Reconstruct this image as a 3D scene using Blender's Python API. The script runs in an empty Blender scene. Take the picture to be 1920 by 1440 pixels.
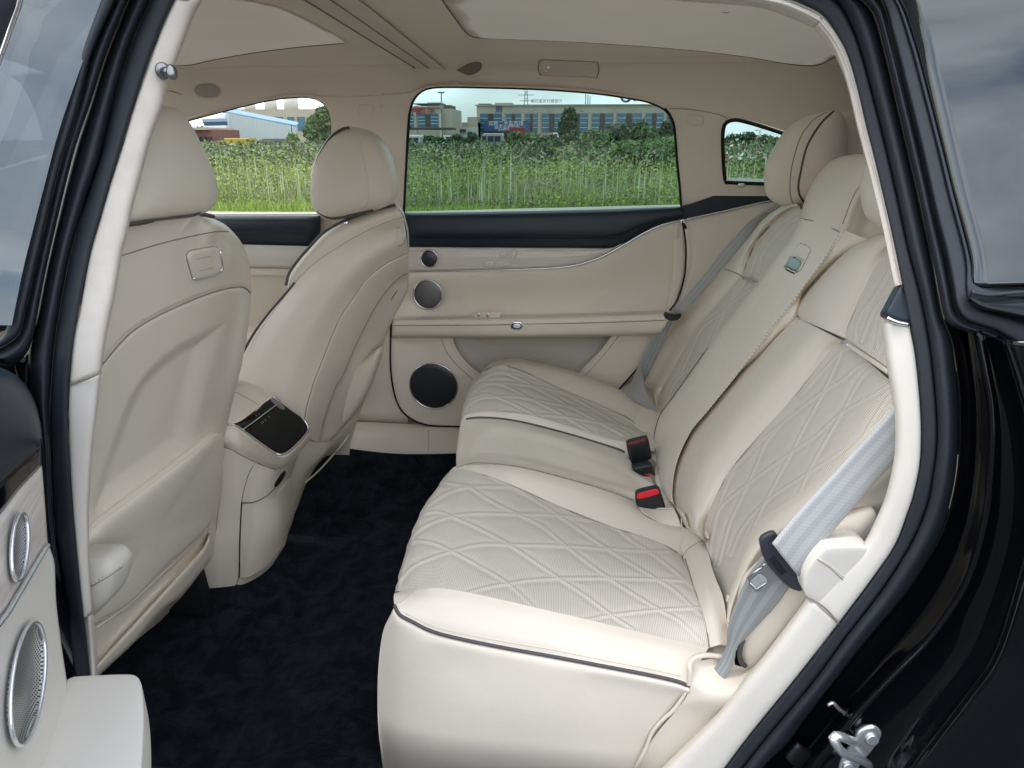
import bpy, math, random
import numpy as np
from mathutils import Vector
from mathutils.bvhtree import BVHTree
from mathutils.geometry import tessellate_polygon
random.seed(7); RNG = np.random.default_rng(7)
scene = bpy.context.scene
COL = scene.collection

# ------------------------------------------------------------------ camera
F = 1300.0                       # focal length in photo pixels (photo 1920 wide)
YAW, PITCH = math.radians(4.4), math.radians(19.4)
CAM = np.array([0, 0, 1.30])
FW = np.array([-math.sin(YAW)*math.cos(PITCH), math.cos(YAW)*math.cos(PITCH), -math.sin(PITCH)])
RT = np.array([math.cos(YAW), math.sin(YAW), 0.0])
UP = np.cross(RT, FW)
cd = bpy.data.cameras.new('camera'); cam = bpy.data.objects.new('camera', cd); COL.objects.link(cam)
cam.location = CAM; cam.rotation_euler = (math.radians(90)-PITCH, 0, YAW)
cd.sensor_width = 36; cd.lens = 36*F/1920; cd.clip_start = 0.02; cd.clip_end = 5000
scene.camera = cam

# ------------------------------------------------------------------ world, sun, exposure
w = bpy.data.worlds.new('World'); scene.world = w; w.use_nodes = True
nt = w.node_tree; nt.nodes.clear()
N = nt.nodes.new
out = N('ShaderNodeOutputWorld'); bg = N('ShaderNodeBackground'); bg.inputs[1].default_value = 0.12
sky = N('ShaderNodeTexSky'); sky.sky_type = 'NISHITA'; sky.sun_disc = False
SUN_EL, SUN_AZ = math.radians(58), math.radians(270)
sky.sun_elevation = SUN_EL; sky.sun_rotation = SUN_AZ; sky.air_density = 1.3; sky.dust_density = 2.5
tc = N('ShaderNodeTexCoord'); mp = N('ShaderNodeMapping'); mp.inputs['Scale'].default_value = (1, 1, 3.4)
n1 = N('ShaderNodeTexNoise'); n1.inputs['Scale'].default_value = 1.3; n1.inputs['Detail'].default_value = 7; n1.inputs['Roughness'].default_value = 0.52
cr = N('ShaderNodeValToRGB'); cr.color_ramp.elements[0].position = 0.36; cr.color_ramp.elements[0].color = (0, 0, 0, 1)
cr.color_ramp.elements[1].position = 0.56; cr.color_ramp.elements[1].color = (1, 1, 1, 1)
n2 = N('ShaderNodeTexNoise'); n2.inputs['Scale'].default_value = 2.6; n2.inputs['Detail'].default_value = 5
cr2 = N('ShaderNodeValToRGB'); cr2.color_ramp.elements[0].position = 0.33; cr2.color_ramp.elements[0].color = (5.3, 5.35, 5.7, 1)
cr2.color_ramp.elements[1].position = 0.68; cr2.color_ramp.elements[1].color = (7.6, 7.7, 8.1, 1)
mx = N('ShaderNodeMixRGB')
L = nt.links.new
L(tc.outputs['Generated'], mp.inputs[0]); L(mp.outputs[0], n1.inputs[0]); L(mp.outputs[0], n2.inputs[0])
L(n1.outputs[0], cr.inputs[0]); L(n2.outputs[0], cr2.inputs[0]); L(cr.outputs[0], mx.inputs[0])
L(sky.outputs[0], mx.inputs[1]); L(cr2.outputs[0], mx.inputs[2]); L(mx.outputs[0], bg.inputs[0]); L(bg.outputs[0], out.inputs[0])
sl = bpy.data.lights.new('sun', 'SUN'); sl.energy = .5; sl.angle = math.radians(14); sl.color = (1, 0.98, 0.94)
so = bpy.data.objects.new('sun', sl); COL.objects.link(so)
so.rotation_euler = (math.radians(90)-SUN_EL, 0, math.radians(-90))
scene.view_settings.view_transform = 'Standard'; scene.view_settings.look = 'None'
scene.view_settings.exposure = 1.54; scene.view_settings.gamma = 1
scene.render.engine = 'CYCLES'
cy = scene.cycles; cy.use_denoising = True; cy.max_bounces = 10; cy.diffuse_bounces = 8; cy.glossy_bounces = 4
cy.transparent_max_bounces = 16; cy.sample_clamp_indirect = 8; cy.caustics_reflective = False; cy.caustics_refractive = False

# ------------------------------------------------------------------ photo pixel -> point on a real surface
def rays(p):
    p = np.asarray(p, float)
    return FW + np.outer((p[:, 0]-960)/F, RT) - np.outer((p[:, 1]-720)/F, UP)
def atY(pts, y=None):            # pts (px,py) with one y, or (px,py,Y)
    p = np.array([tuple(q) for q in pts], float); d = rays(p[:, :2])
    Y = p[:, 2] if y is None else (np.full(len(p), y) if np.isscalar(y) else np.asarray(y, float))
    return CAM + d*(Y/d[:, 1])[:, None]
def atX(pts, x):
    d = rays(pts); return CAM + d*(np.asarray(x, float)/d[:, 0])[:, None]
def atZ(pts, z):
    d = rays(pts); return CAM + d*((z-1.3)/d[:, 2])[:, None]
def hit(pts, f, t0=0.35, t1=4.5):   # first crossing of the implicit surface f(x,y,z)=0
    d = rays(pts); ts = np.linspace(t0, t1, 420)
    P = CAM + d[:, None, :]*ts[None, :, None]
    v = f(P[..., 0], P[..., 1], P[..., 2]); s = np.sign(v[:, 1:]) != np.sign(v[:, :-1])
    i = np.where(s.any(1), s.argmax(1), len(ts)-2)
    a, b = v[np.arange(len(d)), i], v[np.arange(len(d)), i+1]
    t = ts[i] + (ts[i+1]-ts[i])*np.clip(a/(a-b+1e-12), 0, 1)
    return CAM + d*t[:, None]
def proj(P):
    v = np.asarray(P) - CAM; z = v @ FW
    return np.stack([960+F*(v @ RT)/z, 720-F*(v @ UP)/z], -1)
def cm(pts, n):                  # Catmull-Rom through the points, n samples even in arc length
    p = np.asarray(pts, float)
    if len(p) == 2:
        t = np.linspace(0, 1, n)[:, None]; return p[0]*(1-t)+p[1]*t
    q = np.vstack([2*p[0]-p[1], p, 2*p[-1]-p[-2]]); o = []
    k = 14
    for i in range(1, len(q)-2):
        t = np.linspace(0, 1, k, endpoint=False)[:, None]
        a, b, c, d = q[i-1], q[i], q[i+1], q[i+2]
        o.append(.5*((2*b)+(c-a)*t+(2*a-5*b+4*c-d)*t*t+(-a+3*b-3*c+d)*t**3))
    o.append(p[-1:]); o = np.vstack(o)
    s = np.r_[0, np.cumsum(np.linalg.norm(np.diff(o, axis=0), axis=1))]
    return np.stack([np.interp(np.linspace(0, s[-1], n), s, o[:, j]) for j in range(o.shape[1])], 1)

# ------------------------------------------------------------------ scene graph helpers
def tag(o, label=None, cat=None, group=None, kind=None):
    if label: o['label'] = label
    if cat: o['category'] = cat
    if group: o['group'] = group
    if kind: o['kind'] = kind
    return o
def origin(o):
    v = Vector((0, 0, 0))
    while o is not None: v = v + o.location; o = o.parent
    return np.array(v)
def thing(name, label, cat, loc, group=None):
    o = bpy.data.objects.new(name, None); COL.objects.link(o); o.location = loc
    o.empty_display_size = .05
    return tag(o, label, cat, group)
def part(name, parent, label=None):
    o = bpy.data.objects.new(name, None); COL.objects.link(o); o.parent = parent; o.empty_display_size = .03
    if label: o['label'] = label
    return o
def mesh(name, V, Fc, mat, parent=None, uv=None, smooth=True, label=None, solid=0, bvh=False):
    V = np.asarray(V, float); off = origin(parent) if parent is not None else np.zeros(3)
    loc = np.zeros(3)
    if parent is None:
        loc = np.array([V[:, 0].mean(), V[:, 1].mean(), V[:, 2].min()]); off = loc
    me = bpy.data.meshes.new(name)
    me.from_pydata((V-off).tolist(), [], [list(map(int, f)) for f in Fc])
    if uv is not None:
        ul = me.uv_layers.new(name='UVMap'); li = np.zeros(len(me.loops), int)
        me.loops.foreach_get('vertex_index', li)
        ul.data.foreach_set('uv', np.asarray(uv, float)[li].ravel())
    if smooth: me.polygons.foreach_set('use_smooth', [True]*len(me.polygons))
    o = bpy.data.objects.new(name, me); COL.objects.link(o)
    if parent is not None: o.parent = parent
    o.location = loc if parent is None else (0, 0, 0)
    if mat: me.materials.append(mat)
    if solid:
        m = o.modifiers.new('solid', 'SOLIDIFY'); m.thickness = solid; m.offset = -1
    if label: o['label'] = label
    return o
BV = {}
def reg(key, V, Fc):
    BV[key] = BVHTree.FromPolygons([Vector(v) for v in V], [tuple(map(int, f)) for f in Fc])
def grid_faces(m, n):
    i = np.arange(m-1)[:, None]*n + np.arange(n-1)[None, :]
    return np.stack([i, i+1, i+n+1, i+n], -1).reshape(-1, 4)
def orient(V, Fc, ref=None):     # faces look at the camera (or at ref)
    a, b, c = V[Fc[:, 0]], V[Fc[:, 1]], V[Fc[:, 2]]
    nn = np.cross(b-a, c-a); cc = (a+b+c)/3
    s = (nn*((CAM if ref is None else np.asarray(ref))-cc)).sum(1).sum()
    return Fc if s > 0 else Fc[:, ::-1]
def loft(name, curves, mat, parent, n=60, m=24, solid=.006, key=None, disp=None, label=None, ref=None, linear=False, uvs=1.0):
    C = np.stack([cm(c, n) for c in curves])            # k,n,3
    k = len(C)
    if linear or k == 2:
        t = np.linspace(0, k-1, m); i = np.minimum(t.astype(int), k-2); fr = (t-i)[:, None, None]
        G = C[i]*(1-fr)+C[i+1]*fr
    else:
        Q = np.concatenate([2*C[:1]-C[1:2], C, 2*C[-1:]-C[-2:-1]]); t = np.linspace(0, k-1, m)
        i = np.minimum(t.astype(int), k-2); x = (t-i)[:, None, None]
        a, b, c, d = Q[i], Q[i+1], Q[i+2], Q[i+3]
        G = .5*((2*b)+(c-a)*x+(2*a-5*b+4*c-d)*x*x+(-a+3*b-3*c+d)*x**3)
    du = np.linalg.norm(np.diff(G, axis=1), axis=2).mean(0); u = np.r_[0, np.cumsum(du)]
    dv = np.linalg.norm(np.diff(G, axis=0), axis=2).mean(1); v = np.r_[0, np.cumsum(dv)]
    uv = np.stack(np.broadcast_arrays(u[None, :], v[:, None]), -1).reshape(-1, 2)*uvs
    Fc = grid_faces(m, n); V = G.reshape(-1, 3); Fc = orient(V, Fc, ref)
    if disp is not None:
        gn = np.cross(np.gradient(G, axis=1), np.gradient(G, axis=0)); gn /= np.linalg.norm(gn, axis=2)[..., None]+1e-12
        gn = gn.reshape(-1, 3); s = np.sign((gn*((CAM if ref is None else np.asarray(ref))-V)).sum(1)); gn *= s[:, None]
        V = V + gn*disp(proj(V), V)[:, None]
    if key: reg(key, V, Fc)
    return mesh(name, V, Fc, mat, parent, uv=uv, solid=solid, label=label)
def segdist(P, line):            # distance in photo pixels from points to a polyline
    line = np.asarray(line, float); best = np.full(len(P), 1e9)
    for a, b in zip(line[:-1], line[1:]):
        ab = b-a; t = np.clip(((P-a) @ ab)/(ab @ ab+1e-9), 0, 1)
        best = np.minimum(best, np.hypot(*(P-a-t[:, None]*ab).T))
    return best
def inside(P, poly):
    poly = np.asarray(poly, float); r = np.zeros(len(P), bool); x, y = P.T
    for (x1, y1), (x2, y2) in zip(poly, np.roll(poly, -1, 0)):
        c = ((y1 > y) != (y2 > y)) & (x < (x2-x1)*(y-y1)/(y2-y1+1e-12)+x1); r ^= c
    return r
def ridges(lines, h, w):
    L2 = [cm(l, 40) for l in lines]
    def f(P, V):
        d = np.zeros(len(P))
        for l in L2:
            q = segdist(P, l); d = np.maximum(d, np.exp(-(q/w)**2))
        return h*d
    return f
def pad_disp(poly, depth, soft):
    pl = cm(list(poly)+[poly[0]], 120)
    def f(P, V):
        s = segdist(P, pl); i = inside(P, pl); t = np.clip(s/soft, 0, 1)
        return np.where(i, depth*t*t*(3-2*t), 0)
    return f
def addf(*fs):
    return lambda P, V: sum(f(P, V) for f in fs)
def drape(pts, keys, lift=0.0, n=None, y=2.3):
    p = cm(pts, n or max(3, int(sum(math.dist(a, b) for a, b in zip(pts[:-1], pts[1:]))/9)+2))
    out, depth = [], []
    for d in rays(p):
        dd = Vector(d).normalized(); best = None
        for k in keys:
            h = BV[k].ray_cast(Vector(CAM), dd)
            if h[0] is not None and (best is None or h[3] < best[3]): best = h
        out.append(best)
        depth.append(best[3] if best else np.nan)
    depth = np.array(depth); ok = ~np.isnan(depth)
    if not ok.any(): return atY(p, y)
    depth = np.interp(np.arange(len(p)), np.where(ok)[0], depth[ok])
    R = rays(p); R /= np.linalg.norm(R, axis=1)[:, None]
    return CAM + R*(depth-lift)[:, None]
def tube(name, P, r, mat, parent, sides=6, closed=False, label=None, flat=1.0, n=None, taper=False):
    P = np.asarray(P, float)
    if n: P = cm(P, n)
    if closed: P = P[:-1] if np.allclose(P[0], P[-1]) else P
    T = np.roll(P, -1, 0)-np.roll(P, 1, 0) if closed else np.gradient(P, axis=0)
    T /= np.linalg.norm(T, axis=1)[:, None]+1e-12
    c = CAM-P; c -= (c*T).sum(1)[:, None]*T; c /= np.linalg.norm(c, axis=1)[:, None]+1e-12
    b = np.cross(T, c); rr = np.full(len(P), r) if np.isscalar(r) else np.asarray(r)
    if taper: rr = rr*np.minimum(1, np.minimum(np.arange(len(P)), np.arange(len(P))[::-1])/3+.25)
    a = np.linspace(0, 2*math.pi, sides, endpoint=False)
    V = P[:, None]+rr[:, None, None]*(np.cos(a)[None, :, None]*b[:, None]+flat*np.sin(a)[None, :, None]*c[:, None])
    m = len(P); V = V.reshape(-1, 3); Fc = []
    for i in range(m if closed else m-1):
        for j in range(sides):
            A, B = i*sides+j, i*sides+(j+1) % sides; C2, D = ((i+1) % m)*sides+(j+1) % sides, ((i+1) % m)*sides+j
            Fc.append((A, B, C2, D))
    if not closed: Fc += [tuple(range(sides))[::-1], tuple((m-1)*sides+j for j in range(sides))]
    uv = np.stack([np.repeat(np.r_[0, np.cumsum(np.linalg.norm(np.diff(P, axis=0), axis=1))], sides), np.tile(np.arange(sides)/sides, m)], 1)
    return mesh(name, V, Fc, mat, parent, uv=uv, label=label)
def seam(pts, keys, r, mat, parent, name='seam', lift=.0002, **k):
    return tube(name, drape(pts, keys, lift), r, mat, parent, **k)
def pillow(name, outline, mat, parent, front=.02, back=.02, p=2.6, rings=9, n=72, key=None, label=None, nrm=None, closed_in=True, pc=None, uvs=1.0, shift=None):
    """closed rounded body: outline in 3-D, swelling FRONT towards the camera side and BACK away from it"""
    o = np.asarray(outline, float); O = cm(np.vstack([o, o[:1]]), n+1)[:-1] if closed_in else o; n = len(O)
    c = O.mean(0)
    if pc is not None: c = np.asarray(pc, float)
    if nrm is None:
        u, s, vt = np.linalg.svd(O-O.mean(0)); nrm = vt[2]
        if nrm @ (CAM-c) < 0: nrm = -nrm
    nrm = np.asarray(nrm, float)/np.linalg.norm(nrm)
    V, lv = [], []
    ph = np.linspace(-math.pi/2, math.pi/2, 2*rings+1)[1:-1]
    for a in ph:
        sc = max(math.cos(a), 0)**(2/p); of = math.copysign(abs(math.sin(a))**(2/p), a)
        V.append(c+(O-c)*sc+nrm*(front if of > 0 else back)*of)
    K = len(V); V = np.vstack(V+[[c-nrm*back], [c+nrm*front]]); Fc = []
    for i in range(K-1):
        for j in range(n): Fc.append((i*n+j, i*n+(j+1) % n, (i+1)*n+(j+1) % n, (i+1)*n+j))
    Tr = [((j+1) % n, j, K*n) for j in range(n)]+[((K-1)*n+j, (K-1)*n+(j+1) % n, K*n+1) for j in range(n)]
    # orientation by signed volume
    vol = sum(np.dot(V[f[0]]-c, np.cross(V[f[1]]-c, V[f[2]]-c)) for f in Fc[::7])
    if vol < 0: Fc = [f[::-1] for f in Fc]
    volt = np.dot(V[Tr[-1][0]]-c, np.cross(V[Tr[-1][1]]-c, V[Tr[-1][2]]-c))
    if volt < 0: Tr = [f[::-1] for f in Tr]
    Fc = Fc+Tr
    ux = np.cross(nrm, [0, 0, 1.0]); ux /= np.linalg.norm(ux)+1e-9; uy = np.cross(ux, nrm)
    uv = np.stack([(V-c) @ ux, (V-c) @ uy], 1)*uvs
    if key: reg(key, V, Fc)
    return mesh(name, V, Fc, mat, parent, uv=uv, label=label)
def polyhole(name, outer, holes, mat, parent, solid=.02, smooth=False, key=None, label=None, back=None):
    loops = [[Vector(p) for p in outer]]+[[Vector(p) for p in h] for h in holes]
    V = np.array([tuple(p) for l in loops for p in l]); T = np.array(tessellate_polygon(loops))
    a, b, c = V[T[:, 0]], V[T[:, 1]], V[T[:, 2]]; nn = np.cross(b-a, c-a)
    flip = (nn*(CAM-a)).sum(1) < 0; T[flip] = T[flip][:, ::-1]
    if key: reg(key, V, T)
    uv = np.stack([V[:, 0], V[:, 2]], 1)
    return mesh(name, V, T, mat, parent, uv=uv, smooth=smooth, solid=solid, label=label)
def disc(name, c, nrm, r, mat, parent, ry=None, h=.003, n=40, up=(0, 0, 1), dome=0.0, label=None, rim=.15):
    nrm = np.asarray(nrm, float)/np.linalg.norm(nrm); ux = np.cross(up, nrm); ux /= np.linalg.norm(ux); uy = np.cross(nrm, ux)
    a = np.linspace(0, 2*math.pi, n, endpoint=False); ry = ry or r; c = np.asarray(c, float)
    V, Fc, uv = [], [], []
    prof = [(1, -h), (1, 0), (1-rim*.4, h*.5+dome*.1), (.8, h*.5+dome*.36), (.5, h*.5+dome*.75)]
    for s, z in prof:
        for t in a:
            V.append(c+ux*r*s*math.cos(t)+uy*ry*s*math.sin(t)+nrm*z); uv.append((r*s*math.cos(t), ry*s*math.sin(t)))
    V.append(c+nrm*(h*.5+dome)); uv.append((0, 0))
    for i in range(len(prof)-1):
        for j in range(n): Fc.append((i*n+j, i*n+(j+1) % n, (i+1)*n+(j+1) % n, (i+1)*n+j))
    for j in range(n): Fc.append(((len(prof)-1)*n+j, (len(prof)-1)*n+(j+1) % n, len(prof)*n))
    return mesh(name, V, Fc, mat, parent, uv=uv, label=label)
def ringtube(name, c, nrm, r, tr, mat, parent, ry=None, n=48, up=(0, 0, 1)):
    nrm = np.asarray(nrm, float)/np.linalg.norm(nrm); ux = np.cross(up, nrm); ux /= np.linalg.norm(ux); uy = np.cross(nrm, ux)
    a = np.linspace(0, 2*math.pi, n, endpoint=False)[:, None]; ry = ry or r
    return tube(name, np.asarray(c)+ux*r*np.cos(a)+uy*ry*np.sin(a), tr, mat, parent, closed=True)
def boxm(name, lo, hi, mat, parent=None, bevel=0, label=None):
    x0, y0, z0 = lo; x1, y1, z1 = hi
    V = [(x0, y0, z0), (x1, y0, z0), (x1, y1, z0), (x0, y1, z0), (x0, y0, z1), (x1, y0, z1), (x1, y1, z1), (x0, y1, z1)]
    Fc = [(0, 3, 2, 1), (4, 5, 6, 7), (0, 1, 5, 4), (1, 2, 6, 5), (2, 3, 7, 6), (3, 0, 4, 7)]
    o = mesh(name, V, Fc, mat, parent, smooth=False, label=label)
    if bevel:
        b = o.modifiers.new('bevel', 'BEVEL'); b.width = bevel; b.segments = 3
    return o
def rrect(cx, cy, w, h, r, ang=0, sk=0, k=4):      # rounded rectangle outline in pixels
    P = []
    for sx, sy, a0 in ((1, 1, 0), (-1, 1, 90), (-1, -1, 180), (1, -1, 270)):
        for i in range(k+1):
            a = math.radians(a0+90*i/k); x = sx*(w/2-r)+r*math.cos(a); y = sy*(h/2-r)+r*math.sin(a)
            x += sk*y; c, s = math.cos(math.radians(ang)), math.sin(math.radians(ang)); P.append((cx+x*c-y*s, cy+x*s+y*c))
    return P
def ell(cx, cy, rx, ry, n=28, ang=0):
    c, s = math.cos(math.radians(ang)), math.sin(math.radians(ang))
    return [(cx+rx*math.cos(t)*c-ry*math.sin(t)*s, cy+rx*math.cos(t)*s+ry*math.sin(t)*c) for t in np.linspace(0, 2*math.pi, n, endpoint=False)]

# ------------------------------------------------------------------ materials
def newmat(name):
    m = bpy.data.materials.new(name); m.use_nodes = True
    return m, m.node_tree, m.node_tree.nodes['Principled BSDF']
def pmat(name, col, rough=.5, metal=0.0, bump=0.0, bscale=200, spec=.5, var=0.0, vscale=6, coat=0, sheen=0, detail=4, gen=False):
    m, t, b = newmat(name)
    b.inputs['Base Color'].default_value = (*col, 1); b.inputs['Roughness'].default_value = rough
    b.inputs['Metallic'].default_value = metal; b.inputs['Specular IOR Level'].default_value = spec
    if coat: b.inputs['Coat Weight'].default_value = coat; b.inputs['Coat Roughness'].default_value = .03
    if sheen: b.inputs['Sheen Weight'].default_value = sheen
    g = t.nodes.new('ShaderNodeNewGeometry')
    if bump:
        n = t.nodes.new('ShaderNodeTexNoise'); n.inputs['Scale'].default_value = bscale; n.inputs['Detail'].default_value = detail
        bp = t.nodes.new('ShaderNodeBump'); bp.inputs['Strength'].default_value = bump; bp.inputs['Distance'].default_value = .001
        t.links.new(g.outputs['Position'], n.inputs[0]); t.links.new(n.outputs[0], bp.inputs['Height']); t.links.new(bp.outputs[0], b.inputs['Normal'])
    if var:
        n = t.nodes.new('ShaderNodeTexNoise'); n.inputs['Scale'].default_value = vscale; n.inputs['Detail'].default_value = 5
        r = t.nodes.new('ShaderNodeValToRGB'); e = r.color_ramp.elements
        e[0].position = .3; e[0].color = (*[c*(1-var) for c in col], 1); e[1].position = .7; e[1].color = (*[min(1, c*(1+var)) for c in col], 1)
        t.links.new(g.outputs['Position'], n.inputs[0]); t.links.new(n.outputs[0], r.inputs[0]); t.links.new(r.outputs[0], b.inputs['Base Color'])
    return m
LEA = (.765, .708, .612)
M = {}
def leather(name, col, rough=.42):
    """fine grained leather: pebble relief and slight wrinkling, faint tone variation"""
    m, t, b = newmat(name); b.inputs['Roughness'].default_value = rough; b.inputs['Specular IOR Level'].default_value = .30
    g = t.nodes.new('ShaderNodeNewGeometry')
    v = t.nodes.new('ShaderNodeTexVoronoi'); v.inputs['Scale'].default_value = 900
    n = t.nodes.new('ShaderNodeTexNoise'); n.inputs['Scale'].default_value = 20; n.inputs['Detail'].default_value = 6
    n3 = t.nodes.new('ShaderNodeTexNoise'); n3.inputs['Scale'].default_value = 3.2; n3.inputs['Detail'].default_value = 3
    r = t.nodes.new('ShaderNodeValToRGB'); e = r.color_ramp.elements
    e[0].position = .3; e[0].color = (*[c*.955 for c in col], 1); e[1].position = .7; e[1].color = (*[min(1, c*1.035) for c in col], 1)
    b1 = t.nodes.new('ShaderNodeBump'); b1.inputs['Strength'].default_value = .12; b1.inputs['Distance'].default_value = .0006
    b2 = t.nodes.new('ShaderNodeBump'); b2.inputs['Strength'].default_value = .32; b2.inputs['Distance'].default_value = .004
    l = t.links.new
    for q in (v, n, n3): l(g.outputs['Position'], q.inputs[0])
    l(n3.outputs[0], r.inputs[0]); l(r.outputs[0], b.inputs['Base Color'])
    l(v.outputs[0], b1.inputs['Height']); l(n.outputs[0], b2.inputs['Height']); l(b1.outputs[0], b2.inputs['Normal']); l(b2.outputs[0], b.inputs['Normal'])
    return m
M['leather'] = leather('cream_leather', LEA)
M['white_leather'] = leather('white_leather', (.68, .655, .60), .62)
M['trim'] = leather('cream_trim', (.74, .688, .60), .5)
M['whitetrim'] = pmat('white_trim', (.68, .65, .60), .65, bump=.15, bscale=700)
M['headliner'] = pmat('headliner_fabric', (.86, .785, .69), .95, bump=.5, bscale=900, spec=.15, var=.03, vscale=5)
M['blind'] = pmat('roof_blind_fabric', (.78, .715, .63), .9, bump=.4, bscale=1200, spec=.2, var=.03)
M['pillar_fabric'] = pmat('pillar_fabric', (.70, .655, .59), .95, bump=.35, bscale=420, spec=.1, var=.04, vscale=40)
M['seam'] = pmat('seam_shadow_thread', (.27, .235, .19), .8)
M['seamlight'] = pmat('stitching_thread', (.72, .66, .56), .6)
M['seamsoft'] = pmat('soft_seam', (.36, .33, .29), .8)
M['piping'] = pmat('dark_piping', (.075, .068, .072), .5)
M['navy'] = pmat('navy_trim', (.010, .020, .033), .42, bump=.25, bscale=900, spec=.5)
M['rubber'] = pmat('rubber_seal', (.014, .017, .024), .55, bump=.25, bscale=260, spec=.45, var=.12, vscale=30)
M['rubber2'] = pmat('matte_door_frame', (.028, .032, .042), .5, bump=.2, bscale=300, spec=.45)
M['black'] = pmat('black_gap', (.004, .004, .005), .8)
M['gloss'] = pmat('black_paint', (.003, .0035, .005), .07, spec=.32)
M['piano'] = pmat('piano_black', (.004, .005, .007), .05, spec=.1)
M['chrome'] = pmat('chrome', (.75, .75, .76), .16, metal=1)
M['pocket'] = pmat('shaded_pocket_lining', (.60, .575, .53), .8)  # door pocket recess: its shade is put into this greyer lining colour
M['knob'] = pmat('dark_knob_metal', (.30, .30, .31), .3, metal=.9)
M['steel'] = pmat('striker_steel', (.78, .81, .83), .25, metal=.75, bump=.2, bscale=300)
M['blackplastic'] = pmat('black_plastic', (.012, .013, .016), .4, bump=.2, bscale=600)
M['red'] = pmat('red_release_button', (.75, .015, .03), .4)
M['beltgrey'] = None
def webbing(name, c1, c2):
    m, t, b = newmat(name); b.inputs['Roughness'].default_value = .6
    uv = t.nodes.new('ShaderNodeUVMap'); sp = t.nodes.new('ShaderNodeSeparateXYZ')
    w1 = t.nodes.new('ShaderNodeMath'); w1.operation = 'MULTIPLY'; w1.inputs[1].default_value = 2*math.pi*3
    s1 = t.nodes.new('ShaderNodeMath'); s1.operation = 'COSINE'
    r = t.nodes.new('ShaderNodeValToRGB'); e = r.color_ramp.elements
    e[0].position = .35; e[0].color = (*c1, 1); e[1].position = .6; e[1].color = (*c2, 1)
    mm = t.nodes.new('ShaderNodeMath'); mm.operation = 'MULTIPLY_ADD'; mm.inputs[1].default_value = .5; mm.inputs[2].default_value = .5
    ck = t.nodes.new('ShaderNodeTexChecker'); ck.inputs['Scale'].default_value = 1
    mp = t.nodes.new('ShaderNodeMapping'); mp.inputs['Scale'].default_value = (17, 19, 1)
    bp = t.nodes.new('ShaderNodeBump'); bp.inputs['Strength'].default_value = .5; bp.inputs['Distance'].default_value = .0006
    l = t.links.new
    l(uv.outputs[0], sp.inputs[0]); l(sp.outputs[1], w1.inputs[0]); l(w1.outputs[0], s1.inputs[0]); l(s1.outputs[0], mm.inputs[0])
    l(mm.outputs[0], r.inputs[0]); l(r.outputs[0], b.inputs['Base Color']); l(uv.outputs[0], mp.inputs[0]); l(mp.outputs[0], ck.inputs[0])
    mc = t.nodes.new('ShaderNodeMixRGB'); mc.blend_type = 'MULTIPLY'; mc.inputs[0].default_value = .09; l(r.outputs[0], mc.inputs[1]); l(ck.outputs[1], mc.inputs[2]); l(mc.outputs[0], b.inputs['Base Color'])
    l(ck.outputs[1], bp.inputs['Height']); l(bp.outputs[0], b.inputs['Normal'])
    return m
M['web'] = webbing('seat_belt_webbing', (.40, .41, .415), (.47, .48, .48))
M['webdark'] = webbing('seat_belt_webbing_shaded', (.27, .285, .29), (.34, .355, .36))  # darker copy of the same belt webbing, shade put into its colour
def perforated(name, col, scale=330, dark=.55, row=True):
    """leather punched with rows of small holes (UV in metres)"""
    m, t, b = newmat(name); b.inputs['Roughness'].default_value = .5; b.inputs['Specular IOR Level'].default_value = .3
    uv = t.nodes.new('ShaderNodeUVMap'); mp = t.nodes.new('ShaderNodeMapping'); mp.inputs['Scale'].default_value = (scale, scale, 1)
    mp.inputs['Rotation'].default_value = (0, 0, math.radians(0))
    v = t.nodes.new('ShaderNodeTexVoronoi'); v.inputs['Scale'].default_value = 1; v.inputs['Randomness'].default_value = .0
    v.voronoi_dimensions = '2D'
    r = t.nodes.new('ShaderNodeValToRGB'); e = r.color_ramp.elements
    e[0].position = .2; e[0].color = (*[c*dark for c in col], 1); e[1].position = .36; e[1].color = (*col, 1)
    bp = t.nodes.new('ShaderNodeBump'); bp.inputs['Strength'].default_value = .5; bp.inputs['Distance'].default_value = .0012
    l = t.links.new
    l(uv.outputs[0], mp.inputs[0]); l(mp.outputs[0], v.inputs[0]); l(v.outputs[0], r.inputs[0]); l(r.outputs[0], b.inputs['Base Color'])
    l(r.outputs[0], bp.inputs['Height']); l(bp.outputs[0], b.inputs['Normal'])
    return m
M['quilt'] = perforated('perforated_cream_leather', (.76, .712, .63), 330, .48)
def grille(name, col, metal, scale, hole=.01):
    m, t, b = newmat(name); b.inputs['Metallic'].default_value = metal; b.inputs['Roughness'].default_value = .32
    uv = t.nodes.new('ShaderNodeUVMap'); mp = t.nodes.new('ShaderNodeMapping'); mp.inputs['Scale'].default_value = (scale, scale, 1)
    v = t.nodes.new('ShaderNodeTexVoronoi'); v.inputs['Scale'].default_value = 1; v.inputs['Randomness'].default_value = 0; v.voronoi_dimensions = '2D'
    r = t.nodes.new('ShaderNodeValToRGB'); e = r.color_ramp.elements
    e[0].position = .26; e[0].color = (hole, hole, hole, 1); e[1].position = .42; e[1].color = (*col, 1)
    bp = t.nodes.new('ShaderNodeBump'); bp.inputs['Strength'].default_value = .6; bp.inputs['Distance'].default_value = .001
    l = t.links.new
    l(uv.outputs[0], mp.inputs[0]); l(mp.outputs[0], v.inputs[0]); l(v.outputs[0], r.inputs[0]); l(r.outputs[0], b.inputs['Base Color'])
    l(r.outputs[0], bp.inputs['Height']); l(bp.outputs[0], b.inputs['Normal'])
    return m
M['grille'] = grille('speaker_mesh', (.22, .22, .22), .8, 500)
M['grilledark'] = grille('dark_speaker_mesh', (.085, .09, .10), .6, 420, .006)
M['grilleroof'] = grille('roof_speaker_mesh', (.62, .57, .50), 0, 330, .16)
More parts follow.
